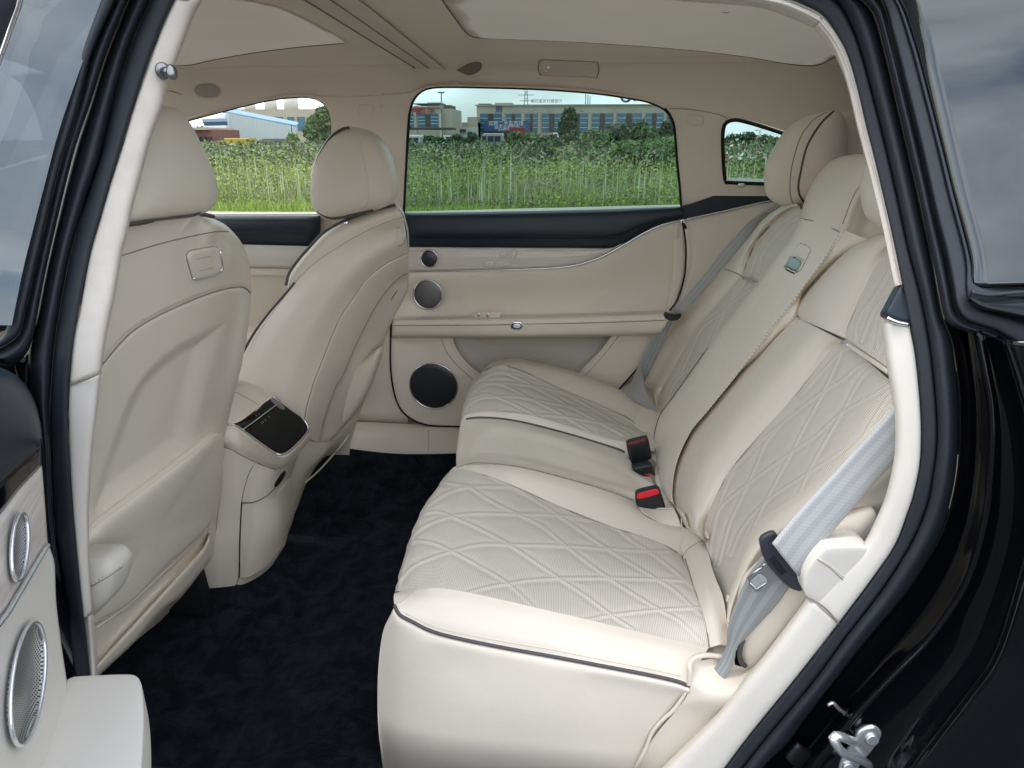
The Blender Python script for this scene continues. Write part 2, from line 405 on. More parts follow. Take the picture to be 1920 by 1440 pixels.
M['grillenear'] = grille('bright_speaker_mesh', (.62, .61, .60), .8, 330, .05)
def wood():
    m, t, b = newmat('pale_wood_veneer'); b.inputs['Roughness'].default_value = .35; b.inputs['Coat Weight'].default_value = .3
    g = t.nodes.new('ShaderNodeNewGeometry'); mp = t.nodes.new('ShaderNodeMapping'); mp.inputs['Scale'].default_value = (6, 6, 160)
    n = t.nodes.new('ShaderNodeTexNoise'); n.inputs['Scale'].default_value = 1.6; n.inputs['Detail'].default_value = 9; n.inputs['Distortion'].default_value = .5
    r = t.nodes.new('ShaderNodeValToRGB'); e = r.color_ramp.elements
    e[0].position = .3; e[0].color = (.60, .55, .50, 1); e[1].position = .72; e[1].color = (.76, .715, .67, 1)
    l = t.links.new; l(g.outputs['Position'], mp.inputs[0]); l(mp.outputs[0], n.inputs[0]); l(n.outputs[0], r.inputs[0]); l(r.outputs[0], b.inputs['Base Color'])
    return m
M['wood'] = wood()
def carpet():
    m, t, b = newmat('navy_velour_carpet'); b.inputs['Roughness'].default_value = 1; b.inputs['Specular IOR Level'].default_value = .1
    b.inputs['Sheen Weight'].default_value = .10; b.inputs['Sheen Tint'].default_value = (.35, .42, .6, 1); b.inputs['Sheen Roughness'].default_value = .4
    g = t.nodes.new('ShaderNodeNewGeometry')
    n = t.nodes.new('ShaderNodeTexNoise'); n.inputs['Scale'].default_value = 17; n.inputs['Detail'].default_value = 9; n.inputs['Roughness'].default_value = .72; n.inputs['Distortion'].default_value = .8
    r = t.nodes.new('ShaderNodeValToRGB'); e = r.color_ramp.elements
    e[0].position = .43; e[0].color = (.0030, .0035, .0056, 1); e[1].position = .60; e[1].color = (.026, .030, .042, 1)
    n2 = t.nodes.new('ShaderNodeTexNoise'); n2.inputs['Scale'].default_value = 420; n2.inputs['Detail'].default_value = 3
    bp = t.nodes.new('ShaderNodeBump'); bp.inputs['Strength'].default_value = .9; bp.inputs['Distance'].default_value = .008
    mx = t.nodes.new('ShaderNodeMixRGB'); mx.blend_type = 'MULTIPLY'; mx.inputs[0].default_value = .6
    l = t.links.new; l(g.outputs['Position'], n.inputs[0]); l(g.outputs['Position'], n2.inputs[0]); l(n.outputs[0], r.inputs[0])
    l(r.outputs[0], mx.inputs[1]); l(n2.outputs[0], mx.inputs[2]); l(mx.outputs[0], b.inputs['Base Color']); l(n2.outputs[0], bp.inputs['Height']); l(bp.outputs[0], b.inputs['Normal'])
    return m
M['carpet'] = carpet()
def glass(name, tint, refl=.9, ior=1.5, blue=0):
    m, t, b = newmat(name); t.nodes.remove(b); o = t.nodes['Material Output']
    tr = t.nodes.new('ShaderNodeBsdfTransparent'); tr.inputs[0].default_value = (*tint, 1)
    gl = t.nodes.new('ShaderNodeBsdfGlossy'); gl.inputs['Roughness'].default_value = .005; gl.inputs[0].default_value = (refl*(1-blue), refl*(1-blue*.4), refl, 1)
    fr = t.nodes.new('ShaderNodeFresnel'); fr.inputs[0].default_value = ior; mx = t.nodes.new('ShaderNodeMixShader')
    l = t.links.new; l(fr.outputs[0], mx.inputs[0]); l(tr.outputs[0], mx.inputs[1]); l(gl.outputs[0], mx.inputs[2]); l(mx.outputs[0], o.inputs[0])
    return m
M['tint'] = glass('tinted_window_glass', (.34, .47, .46))
M['clear'] = glass('clear_window_glass', (.80, .86, .83))
M['dark'] = glass('dark_privacy_glass', (.08, .085, .09), .92, 2.0, .13)
M['frontglass'] = glass('front_door_glass', (.42, .45, .46), .95, 2.0, .22)
M['roofglass'] = glass('roof_glass', (.62, .64, .64), .9, 1.5)
def sheer(name, col, tr):
    m = pmat(name, col, .9, bump=.4, bscale=1200, spec=.2, var=.03); t = m.node_tree; b = t.nodes['Principled BSDF']; o = t.nodes['Material Output']
    q = t.nodes.new('ShaderNodeBsdfTranslucent'); q.inputs[0].default_value = (*col, 1); x = t.nodes.new('ShaderNodeMixShader'); x.inputs[0].default_value = tr
    t.links.new(b.outputs[0], x.inputs[1]); t.links.new(q.outputs[0], x.inputs[2]); t.links.new(x.outputs[0], o.inputs[0]); return m
M['sheer'] = sheer('roof_blind_cloth', (.80, .745, .66), .34)
M['nearglass'] = glass('mirroring_door_glass', (.06, .065, .07), .92, 2.45, .12)
M['doorglass'] = glass('door_glass', (.74, .80, .82), .9, 1.5)
M['headrest_dark'] = M['leather']
# =================================================================== CAR: shell, opening, roof, far side
car = thing('car', 'black luxury car seen through its open rear door, cream cabin lining and pale headliner', 'car', (0, 1.5, 0))
def gring(z, off=0):             # near side aperture, leaning inwards above the belt
    t = np.clip((z-.85)/.65, 0, 1); return .84+.16*t*t*(3-2*t)+off
def ring(pts, off=0): return hit(pts, lambda x, y, z: y-gring(z, off), .3, 2.2)
def gfar(z, off=0): return 2.30-.15*np.clip((z-1.06)/.38, 0, 1)+off
def far(pts, off=0): return hit(pts, lambda x, y, z: y-gfar(z, off), .8, 4.5)
def zc(x, y): return 1.542-.165*np.clip(y-1.55, -.56, .60)**2-.10*np.clip(x-.55, 0, 2)**1.3-.03*np.clip(-x-.9, 0, 3)
def ceil(pts, off=0): return hit(pts, lambda x, y, z: z-zc(x, y)-off, .4, 5)
# ---- near opening: cream trim ring
ringp = part('door_opening', car)
LI = [(190, 697), (200, 630), (217, 547), (228, 480), (240, 433), (248, 393), (267, 320), (283, 260), (305, 200), (313, 167), (328, 123), (343, 83), (362, 33), (380, 0)]
LO = [(130, 720), (137, 633), (150, 580), (168, 480), (187, 413), (208, 340), (230, 273), (250, 203), (273, 137), (290, 87), (310, 33), (328, 0)]
RI = [(1280, 3), (1413, 13), (1480, 33), (1527, 53), (1557, 90), (1573, 120), (1590, 167), (1607, 240), (1623, 300), (1640, 353), (1657, 417), (1668, 480), (1678, 520), (1685, 533)]
RO = [(1400, -14), (1470, 0), (1513, 17), (1540, 33), (1567, 67), (1587, 107), (1603, 160), (1620, 233), (1637, 300), (1653, 367), (1667, 427), (1678, 480), (1689, 534)]
TOPI = [(410, -40), (520, -80), (800, -70), (1050, -25)]
TOPO = [(350, -45), (420, -90), (600, -130), (900, -110), (1200, -55)]
def mids(a, b, f, off, fn=ring):
    return fn(a*(1-f)+b*f, off)
def band(name, A, B, offs, mat, parent, n=160, m=14, **k):
    a, b = cm(A, n), cm(B, n); cs = [ring(a*(1-f)+b*f, o) for f, o in offs]
    return loft(name, cs, mat, parent, n=n, m=m, **k)
RB = [(0, .07), (.08, .035), (.35, .006), (.75, -.004), (1, .004)]
band('pillar_trim', LI, LO, [(0, .05), (.03, .028), (.12, .010), (.5, .001), (.93, -.002), (1, .004)], M['pillar_fabric'], ringp, n=90, key='bp')
band('roof_edge_trim', [(380, 0)]+TOPI+[(1280, 3)], [(328, 0)]+TOPO+[(1400, -14)], RB, M['pillar_fabric'], ringp, n=90)
band('roof_edge_trim', RI[:4], RO[:4]+[(1540, 33)], [(0, .03), (.3, .012), (.75, -.004), (1, .003)], M['whitetrim'], ringp, n=40)
band('rear_pillar_trim', RI[3:], RO[3:], [(0, .03), (.3, .012), (.75, -.004), (1, .003)], M['pillar_fabric'], ringp, n=90)
LI2 = [(190, 700), (183, 763), (173, 847), (167, 947), (167, 993), (168, 1060), (174, 1148)]
LO2 = [(130, 722), (128, 780), (132, 880), (137, 960), (146, 1060), (156, 1158)]
band('pillar_trim', LI2, LO2, [(0, .05), (.03, .026), (.12, .008), (.5, .001), (.93, -.002), (1, .004)], M['whitetrim'], ringp, n=60, key='bp2')
band('sill_trim', [(175, 1151), (182, 1227), (184, 1290), (188, 1400), (300, 1600)], [(157, 1161), (168, 1270), (172, 1340), (176, 1420), (250, 1640)], [(0, .05), (.05, .02), (.4, 0), (1, 0)], M['whitetrim'], ringp, n=40, key='bp3')
CI = [(1657, 603), (1656, 627), (1663, 687), (1675, 763), (1678, 813), (1675, 863), (1663, 920), (1648, 960), (1617, 1020), (1570, 1065), (1513, 1118)]
CO = [(1707, 613), (1717, 667), (1725, 747), (1728, 813), (1725, 873), (1713, 930), (1703, 960), (1680, 1020), (1640, 1080), (1573, 1170)]
band('rear_pillar_trim', CI, CO, [(0, .05), (.04, .022), (.2, .006), (.6, -.001), (.92, -.003), (1, .004)], M['white_leather'], ringp, n=80, key='cp', m=18)
CI2 = [(1512, 1119), (1493, 1147), (1433, 1227), (1390, 1277), (1347, 1333), (1280, 1400), (1240, 1440), (1170, 1520)]
CO2 = [(1572, 1171), (1497, 1267), (1413, 1370), (1360, 1440), (1310, 1510), (1240, 1600)]
band('sill_trim', CI2, CO2, [(0, .06), (.04, .026), (.18, .006), (.6, -.001), (.92, -.003), (1, .004)], M['white_leather'], ringp, n=80, key='cp2', m=18)
band('sill_trim', [(1165, 1524), (900, 1640), (500, 1640), (305, 1602)], [(1235, 1604), (900, 1730), (500, 1740), (255, 1645)], [(0, .05), (.3, .006), (1, .004)], M['white_leather'], ringp, n=40)
tube('seam', ring([(1513, 1119), (1547, 1140), (1573, 1170)], -.007), .0012, M['seam'], ringp, n=14)
tube('seam', ring([(130, 721), (150, 716), (172, 707), (190, 698)], -.004), .0012, M['seam'], ringp, n=14)
# belt line filler of the rear pillar with its metal lip
pf = ring([(1687, 534), (1668, 570), (1661, 592), (1702, 604), (1699, 570)], .002)
pillow('pillar_finisher', pf, M['navy'], ringp, front=.006, back=.02, p=6, rings=4, n=40)
tube('finisher_lip', ring([(1663, 596), (1682, 604), (1704, 608)], -.004), .0035, M['chrome'], ringp, n=12)
# ---- matte seal bands round the opening
L4 = [(175, 1440), (146, 1300), (133, 1227), (123, 1127), (110, 1040), (100, 960), (93, 797), (97, 713), (107, 613), (132, 480), (160, 383), (190, 293), (217, 183), (247, 83), (283, 0), (305, -50)]
LOf = [(185, 1440), (172, 1300), (165, 1227), (154, 1127), (145, 1040), (137, 960), (128, 797), (130, 713), (145, 600), (168, 480), (187, 413), (208, 340), (250, 203), (290, 87), (328, 0), (350, -50)]
band('weatherstrip', LOf, L4, [(0, .008), (.06, -.006), (.5, -.010), (.94, -.008), (1, .01)], M['rubber'], ringp, n=140, m=12)
L3 = [(150, 1440), (120, 1300), (104, 1210), (97, 1127), (88, 1023), (80, 960), (77, 847), (60, 740), (53, 670), (70, 590), (92, 480), (137, 293), (170, 193), (200, 100), (240, 0), (262, -50)]
band('weatherstrip', L4, L3, [(0, .02), (.08, -.006), (.35, -.020), (.65, -.020), (.92, -.004), (1, .02)], M['rubber'], ringp, n=140, m=20)
R1b = [(1410, -18), (1474, -3), (1516, 14), (1543, 30), (1569, 65), (1589, 106), (1605, 160), (1622, 233), (1639, 300), (1655, 367), (1669, 427), (1680, 480), (1692, 540), (1705, 608), (1717, 667), (1725, 747), (1728, 813), (1725, 873), (1713, 930), (1703, 960), (1680, 1020), (1640, 1080), (1573, 1170), (1497, 1267), (1413, 1370), (1360, 1440), (1300, 1520)]
R2b = [(1500, -40), (1567, 0), (1597, 50), (1613, 93), (1633, 167), (1657, 260), (1680, 360), (1703, 467), (1727, 560), (1745, 660), (1755, 760), (1757, 830), (1750, 890), (1738, 950), (1708, 1020), (1655, 1105), (1590, 1190), (1520, 1285), (1440, 1380), (1385, 1450), (1320, 1540)]
R3b = [(1560, -50), (1617, 0), (1640, 27), (1657, 83), (1677, 167), (1700, 267), (1723, 367), (1747, 480), (1766, 585), (1784, 640), (1795, 720), (1798, 790), (1793, 880), (1777, 960), (1753, 1020), (1700, 1107), (1613, 1213), (1513, 1340), (1477, 1390), (1430, 1440), (1370, 1530)]
band('weatherstrip', R1b, R2b, [(0, .010), (.06, -.004), (.5, -.008), (.95, -.010), (1, .0)], M['rubber'], ringp, n=200, m=14)
band('weatherstrip', R2b, R3b, [(0, .0), (.06, -.014), (.35, -.026), (.7, -.026), (.93, -.012), (1, .02)], M['rubber'], ringp, n=200, m=18)
# ---- quarter window frame strips and glass (outer body, rear)
G2 = [(1600, -60), (1653, 0), (1673, 67), (1700, 173), (1727, 283), (1753, 400), (1773, 480), (1785, 540), (1794, 581), (1812, 603), (1840, 613), (1868, 622), (1895, 640), (1925, 660), (1975, 700)]
G1 = [(1563, -60), (1617, 0), (1640, 27), (1657, 83), (1677, 167), (1700, 267), (1723, 367), (1747, 480), (1760, 545), (1772, 598), (1792, 616), (1840, 630), (1873, 645), (1904, 665), (1925, 678), (1970, 720)]
qp = part('quarter_window', car)
band('frame_seal', G1, G2, [(0, -.01), (.06, -.035), (.4, -.05), (.8, -.045), (1, -.02)], M['rubber'], qp, n=150, m=16)
G3 = [(1625, -60), (1677, 0), (1707, 83), (1730, 167), (1760, 283), (1780, 367), (1810, 480), (1812, 540), (1819, 566), (1842, 582), (1880, 592), (1920, 602), (1985, 625)]
band('frame_seal', G2, G3, [(0, -.03), (.12, -.055), (.4, -.06), (1, -.062)], M['rubber2'], qp, n=150, m=12)
G4 = [(1632, -60), (1683, 0), (1714, 83), (1737, 167), (1767, 283), (1788, 367), (1817, 480), (1822, 520), (1826, 532), (1844, 540), (1880, 539), (1925, 536), (2010, 530)]
band('window_frame', G3, G4, [(0, -.062), (.3, -.066), (1, -.066)], M['rubber2'], qp, n=150, m=6)
gl = ring([(1683, 0), (1714, 83), (1737, 167), (1767, 283), (1788, 367), (1817, 480), (1822, 520), (1832, 536), (1880, 539), (1925, 538), (2080, 530), (2150, 300), (2100, -60), (1632, -60)], -.064)
band('glass_pane', [(1632, -60), (1683, 0), (1714, 83), (1737, 167), (1767, 283), (1788, 367), (1817, 480), (1824, 540)], [(2100, -120), (2120, 0), (2130, 83), (2140, 167), (2150, 283), (2160, 367), (2180, 480), (2190, 530)], [(0, -.0645), (.5, -.082), (1, -.095)], M['dark'], qp, n=60, m=12)
tube('chrome_strip', ring([(1822, 548), (1850, 553), (1890, 550), (1930, 547), (2080, 538)], -.07), .003, M['rubber2'], qp, n=30)
tube('frame_gap', ring([(1838, 560), (1870, 559), (1930, 553), (2080, 545)], -.070), .0028, M['black'], qp, n=20, taper=True)
# gloss shoulder of the quarter panel below the glass
SH1 = [(1822, 543), (1860, 545), (1920, 541), (2080, 535)]; SH2 = [(1819, 566), (1842, 582), (1880, 592), (1920, 602), (2080, 640)]
a, b = cm(SH1, 40), cm(SH2, 40)
bodyp = part('body_side', car)
loft('shoulder_panel', [ring(a, -.060), ring(a*.7+b*.3, -.075), ring(a*.3+b*.7, -.088), ring(b, -.085)], M['gloss'], bodyp, n=40, m=10)
# ---- painted jamb and rear wing
J0 = [(1768, 600), (1786, 650), (1797, 730), (1799, 800), (1794, 880), (1778, 960), (1754, 1020), (1701, 1107), (1614, 1213), (1514, 1340), (1478, 1390), (1431, 1440), (1370, 1530)]
J1 = [(1815, 610), (1828, 680), (1836, 740), (1838, 800), (1834, 880), (1820, 970), (1790, 1050), (1735, 1140), (1655, 1240), (1570, 1340), (1530, 1390), (1480, 1450), (1430, 1530)]
E1 = [(1835, 620), (1850, 700), (1860, 760), (1862, 830), (1858, 900), (1848, 980), (1813, 1093), (1747, 1193), (1680, 1262), (1600, 1347), (1560, 1395), (1520, 1445), (1470, 1530)]
E2 = [(1880, 640), (1905, 720), (1925, 800), (1935, 900), (1930, 1000), (1905, 1100), (1863, 1227), (1810, 1305), (1760, 1370), (1700, 1450), (1640, 1530)]
E3 = [(2100, 640), (2130, 800), (2150, 950), (2140, 1100), (2100, 1300), (2040, 1450), (1960, 1600)]
j = [cm(q, 120) for q in (J0, J1, E1, E2, E3)]
loft('door_jamb', [ring(j[0], .03), ring(j[0]*.5+j[1]*.5, .018), ring(j[1], .002), ring(j[1]*.4+j[2]*.6, -.024), ring(j[2], -.045)], M['gloss'], bodyp, n=120, m=24)
tube('jamb_flange', ring(E1, -.047), .004, M['gloss'], bodyp, n=110, sides=8)
loft('door_jamb', [ring(j[2], -.045), ring(j[2]*.8+j[3]*.2, -.038), ring(j[2]*.35+j[3]*.65, -.050), ring(j[2]*.08+j[3]*.92, -.078), ring(j[3], -.095)], M['gloss'], bodyp, n=120, m=24)
tube('jamb_flange', ring(cm(E1, 100)*.86+cm(E2, 100)*.14, -.028), .0022, M['rubber'], bodyp, sides=6)
loft('rear_wing', [ring(j[3], -.094), ring(j[3]*.93+j[4]*.07, -.113), ring(j[3]*.6+j[4]*.4, -.135), ring(j[4], -.15)], M['gloss'], bodyp, n=120, m=14)
# striker: plate, U bolt, two screws
st = part('door_striker', car)
sp_ = ring([(1600, 1384), (1606, 1370), (1622, 1360), (1640, 1358), (1655, 1370), (1665, 1395), (1671, 1415), (1666, 1440), (1648, 1475), (1600, 1485), (1572, 1460), (1574, 1428), (1588, 1404)], -0.038)
pillow('striker_plate', sp_, M['steel'], st, front=.005, back=.012, p=5, rings=5, n=60)
disc('screw', ring([(1636, 1387)], -0.045)[0], (0, -1, .12), .0085, M['steel'], st, h=.005)
disc('screw', ring([(1591, 1440)], -0.045)[0], (0, -1, .12), .0085, M['steel'], st, h=.005)
tube('striker_loop', np.vstack([ring([(1606, 1392)], -0.040), ring([(1590, 1386)], -0.071), ring([(1572, 1380)], -0.081), ring([(1562, 1383)], -0.084), ring([(1568, 1396)], -0.084), ring([(1582, 1412)], -0.076), ring([(1612, 1424)], -0.056), ring([(1634, 1436)], -0.040)]), .0062, M['steel'], st, n=40, sides=10)
tube('latch_spring', ring([(1552, 1322), (1562, 1318), (1574, 1330), (1582, 1336), (1590, 1352)], -0.011), .003, M['steel'], st, n=16)
pillow('jamb_plug', ring(rrect(1595, 1345, 24, 20, 6, 40), -0.014), M['blackplastic'], st, front=.006, back=.01, n=30, rings=4)
pillow('jamb_plug', ring(rrect(1500, 1420, 46, 40, 8, 40), -0.008), M['blackplastic'], st, front=.006, back=.01, n=30, rings=4)
# ---- roof lining
roof = part('roof_lining', car)
gx, gy = np.meshgrid(np.linspace(-1.50, 1.10, 260), np.linspace(.985, 2.08, 130)); V = np.stack([gx.ravel(), gy.ravel(), zc(gx, gy).ravel()], 1)
Fq = orient(V, grid_faces(130, 260), (0, 1.5, 1.0)); reg('ceil', V, Fq)
CV_, CF_ = V, Fq
XS = np.linspace(-1.62, 1.25, 150)
# shoulder of the lining rolling down over the far windows
_r = far(cm([(-60, 330), (120, 288), (250, 252), (337, 226), (400, 209), (483, 188.5), (533, 180), (573, 178), (621, 183), (690, 181), (762, 176), (787, 167), (807, 161), (840, 159), (907, 160), (1007, 163), (1107, 170), (1173, 179), (1215, 187), (1250, 197), (1300, 205), (1345, 214), (1378, 221), (1400, 225), (1440, 237), (1500, 258), (1570, 284), (1680, 325)], 120))
def zw(x): return np.interp(x, _r[:, 0], _r[:, 2])   # height of the lower rail edge above the far windows
cur = []
for f, (yo, zo) in enumerate(((0, 0), (.035, .10), (.062, .35), (.075, .7), (.085, 1.0))):
    top = zc(XS, 2.08); cur.append(np.stack([XS, 2.079+yo+0*XS, top-(top-zw(XS))*zo-.0005], 1))
loft('headliner', cur, M['headliner'], roof, n=260, m=26, key='shoulder', solid=.012, ref=(0, 1.4, 1.2))
loft('roof_skin', [[(x, y, zz) for x in (-1.5, -.9, 0, .6, 1.08)] for y, zz in ((1.0, 1.592), (1.06, 1.606), (1.3, 1.618), (1.6, 1.62), (1.9, 1.60), (2.2, 1.535), (2.28, 1.46))], M['roofglass'], bodyp, n=30, m=20, ref=(0, 1.5, 5))
CK = ['ceil', 'shoulder']
# front and rear roof blinds, set a little above the lining, edged by dark gaps
fb = [(250, -60), (300, 60), (333, 123), (360, 122), (467, 100), (560, 88), (640, 82), (655, 80), (640, 60), (560, 0), (480, -60)]
FBL = [(322, 124), (333, 123), (360, 121), (400, 112), (467, 100), (560, 88), (640, 81), (656, 80)]
seam(FBL, CK, .0018, M['piping'], roof, 'blind_gap', taper=True)
RBL = [(800, -45), (830, 0), (845, 22), (858, 40), (870, 56), (880, 65), (895, 70), (940, 72), (1100, 79), (1280, 92), (1400, 106), (1470, 118), (1515, 123), (1535, 121), (1550, 115), (1572, 103)]
seam(RBL, CK, .0020, M['piping'], roof, 'blind_gap')
def blind(loop, c, ds, key):
    loop = cm(loop+[loop[0]], 200); rows = []
    for f, d in ds:
        q = loop*(1-f)+np.array(c)*f; rows.append(np.stack([q[:, 0], q[:, 1], zc(q[:, 0], q[:, 1])-d], 1))
    loft('roof_blind', rows, M['sheer'], roof, n=220, m=30, key=key, solid=0, ref=(c[0], c[1], 0))
A_ = [tuple(q) for q in ceil(cm(RBL, 60), -.0005)[:, :2] if q[1] > 1.36]
lp1 = A_+[(.82, 1.70), (.83, 1.5), (.80, 1.34), (.70, 1.27), (.3, 1.26), (-.10, 1.27), (-.18, 1.31)]
A_ = [tuple(q) for q in ceil(cm(FBL, 40), -.0005)[:, :2]]
lp2 = A_+[(-.555, 1.70), (-.56, 1.45), (-.60, 1.30), (-.7, 1.26), (-1.1, 1.26), (-1.25, 1.32), (-1.3, 1.5), (-1.3, 1.75)]
blind(lp1, (.3, 1.55), ((0, .0005), (.03, .004), (.12, .006), (.5, .007), (.985, .007)), 'blind')
blind(lp2, (-.95, 1.55), ((0, .0005), (.04, .0015), (.2, .002), (.985, .002)), 'blind2')
fc_ = CV_[CF_].mean(1)[:, :2]; hole = np.zeros(len(fc_), bool)
for lp in (lp1, lp2):
    l_ = np.array(lp); c_ = l_.mean(0); hole |= inside(fc_, cm(np.vstack([l_, l_[:1]])*.97+c_*.03, 160))
mesh('headliner', CV_, CF_[~hole], M['headliner'], roof, uv=CV_[:, :2], solid=.02)
# cross member with its two slots
bm = [cm(q, 30) for q in ([(480, -50), (568, 0), (777, 129)], [(540, -50), (620, 0), (806, 129)], [(600, -50), (674, 0), (836, 131)])]
loft('roof_cross_member', [ceil(bm[0], -.001), ceil(bm[0]*.94+bm[1]*.06, -.010), ceil(bm[1], -.011), ceil(bm[1]*.05+bm[2]*.95, -.010), ceil(bm[2], -.001)], M['blind'], roof, n=40, m=16, key='beam', linear=True, solid=0)
tube('slot', ceil([(490, -50), (571, 0), (778, 128)], -.011), .0016, M['seam'], roof, n=20)
tube('slot', ceil([(540, -50), (620, 0), (804, 128)], -.0115), .0014, M['seam'], roof, n=20)
# raised ridge of lining beside the member
rg = [cm(q, 30) for q in ([(650, -60), (700, 0), (860, 110), (895, 128)], [(740, -60), (790, 0), (880, 90), (900, 118)], [(795, -55), (826, 0), (868, 62), (884, 78)])]
# small fittings
def fit(pts, keys, lift=0): return drape(list(pts)+[pts[0]], keys, lift, n=40)[:-1]
p = part('coat_hook', roof)
pillow('hook_lip', fit([(857, 132), (870, 124), (886, 118), (898, 117), (904, 122), (900, 132), (888, 139), (874, 140)], CK, .006), M['seam'], p, front=.004, back=.008, n=30, rings=4)
p = part('reading_lamp', roof)
pillow('lamp_housing', fit(rrect(1066, 128, 112, 27, 9, 2.5), CK, .002), M['trim'], p, front=.004, back=.006, p=5, n=50, rings=5, key='lamp')
tube('housing_gap', fit(rrect(1066, 128, 114, 29, 9, 2.5), CK, .001), .0012, M['seam'], p, closed=True)
c = drape([(1026, 126), (1027, 126)], ['lamp'], .002, n=3)[0]
ringtube('lamp_bezel', c, (0, -.8, -.6), .0105, .003, M['chrome'], p)
disc('lamp_lens', c, (0, -.8, -.6), .009, M['chrome'], p, dome=.003)
p = part('roof_speaker', roof)
pillow('speaker_mesh', fit(ell(389, 170, 24, 13, 28, 4), CK, .001), M['grilleroof'], p, front=.002, back=.004, n=40, rings=4)
tube('speaker_rim', fit(ell(389, 170, 26, 14.5, 28, 4), CK, .001), .0016, M['headliner'], p, closed=True)
seam([(313, 170), (322, 171), (332, 174), (342, 178)], CK, .0014, M['black'], roof, 'handle_gap', taper=True)
# ---- far side: upper trim with the window openings
UW = part('side_lining', car)
W1 = [(757, 404), (758, 370), (760, 330), (762, 290), (764.5, 250), (767, 213), (773, 190), (787, 172), (807, 164), (840, 162), (907, 163), (1007, 166), (1107, 173), (1173, 182), (1215, 190), (1243, 202), (1257, 217), (1265, 240), (1270, 300), (1275, 350), (1278, 393)]
W2 = [(120, 404), (150, 300), (250, 256), (337, 230), (400, 213), (483, 192), (533, 183.5), (573, 182), (597, 188), (613, 203), (620, 225), (621, 247), (616, 300), (607, 360), (598, 404)]
W3 = [(1360, 342), (1357, 315), (1355, 270), (1356, 243), (1362, 230), (1378, 225), (1400, 229), (1440, 241), (1500, 262), (1560, 290), (1575, 310), (1560, 335), (1530, 345), (1440, 345)]
W1d, W2d, W3d = [far(cm(q, 90)) for q in (W1, W2, W3)]
xs2 = np.linspace(1.2, -1.75, 160)
outer = [tuple(q) for q in far([(60, 412), (430, 411), (600, 411), (757, 410), (1278, 398), (1345, 372), (1600, 372), (1680, 372)])]
top = [(x, gfar(zw(x)+.0005)-.0005, zw(x)+.0005) for x in xs2 if x < .95]
outer = [tuple(far([(-300, 412)])[0])]+outer+top
polyhole('upper_trim', outer, [W1d, W2d, W3d], M['headliner'], UW, solid=.035, key='upper')
seam([(1255, 203), (1300, 206), (1345, 214), (1364, 222)], ['upper', 'shoulder'], .0009, M['seam'], UW)
for cx, cy_, a_ in ((686, 206, 2), (1304, 225, 8)):
    pillow('airbag_tag', fit(rrect(cx, cy_, 31, 20, 6, a_), ['upper', 'shoulder'], .0006), M['headliner'], UW, front=.0015, back=.003, p=6, n=30, rings=3)
def txt(name, body, size, loc, rx, rz, mat, parent, ext=.0, ry=0, sx=1.0):
    c = bpy.data.curves.new(name, 'FONT'); c.body = body; c.size = size; c.extrude = ext; c.align_x = 'CENTER'; c.align_y = 'CENTER'; c.resolution_u = 2
    o = bpy.data.objects.new(name, c); COL.objects.link(o); dg = bpy.context.evaluated_depsgraph_get(); me = bpy.data.meshes.new_from_object(o.evaluated_get(dg))
    bpy.data.objects.remove(o); o = bpy.data.objects.new(name, me); COL.objects.link(o); me.materials.clear(); me.materials.append(mat)
    o.rotation_euler = (rx, ry, rz); o.scale = (sx, 1, 1); o.location = Vector(loc)-Vector(origin(parent)) if parent else loc
    if parent: o.parent = parent
    return o
# dark seals and glass of the three far windows
dr = part('rear_door', car)
def wglass(W3D, mat, parent, y=.018):
    P = W3D.copy(); P[:, 1] += y; c = P.mean(0)
    V = np.vstack([P, [c]]); n = len(P); mesh('window_glass', V, [((i+1) % n, i, n) for i in range(n)], mat, parent, smooth=False)
wglass(W1d, M['tint'], dr)
tube('window_seal', W1d+np.array([0, .004, 0]), .0045, M['black'], dr, closed=True)
df = part('front_door', car); wglass(W2d, M['clear'], df); tube('window_seal', W2d+np.array([0, .006, 0]), .003, M['black'], df, closed=True)
qf = part('quarter_window', car); wglass(W3d, M['tint'], qf); tube('window_seal', W3d+np.array([0, -.002, 0]), .0055, M['black'], qf, closed=True)
tube('window_seal', far([(1278, 398), (1275, 350), (1270, 300), (1265, 240), (1257, 217), (1247, 203)], -.001), .0028, M['black'], dr, n=40)
tube('window_seal', far([(756, 402), (758.5, 360), (761, 310), (764, 250), (767, 213)], -.001), .0026, M['black'], dr, n=40)
pillow('sunblind_hook', far(rrect(767, 239, 7, 5, 2), -.008), M['blackplastic'], dr, front=.003, back=.006, n=16, rings=3)
pillow('quarter_catch', far(rrect(1390, 348, 13, 7, 2), -.03), M['steel'], qf, front=.003, back=.006, n=16, rings=3)
# quarter trim: navy finisher, lower cream panel, chrome lip
qd = atY([(1282, 386), (1300, 381), (1337, 367), (1346, 357), (1358, 346), (1440, 344), (1600, 344), (1600, 375), (1450, 376), (1413, 383), (1347, 398), (1283, 412)], 2.27)
polyhole('quarter_finisher', cm(np.vstack([qd, qd[:1]]), 90)[:-1], [], M['navy'], UW, solid=.03, key='qf')
tube('chrome_strip', atY([(1282, 412), (1347, 398), (1413, 383), (1450, 376), (1600, 350)], 2.262), .0032, M['chrome'], UW, n=30)
ql = [cm(q, 30) for q in ([(1283, 414), (1450, 378), (1620, 352)], [(1290, 440), (1460, 420), (1620, 400)], [(1286, 520), (1460, 520), (1620, 520)], [(1200, 700), (1400, 720), (1620, 720)], [(1150, 800), (1400, 830), (1620, 830)])]
loft('quarter_panel', [atY(ql[0], 2.262), atY(ql[1], 2.248), atY(ql[2], 2.25), atY(ql[3], 2.28), atY(ql[4], 2.30)], M['trim'], UW, n=30, m=30, key='qpanel')
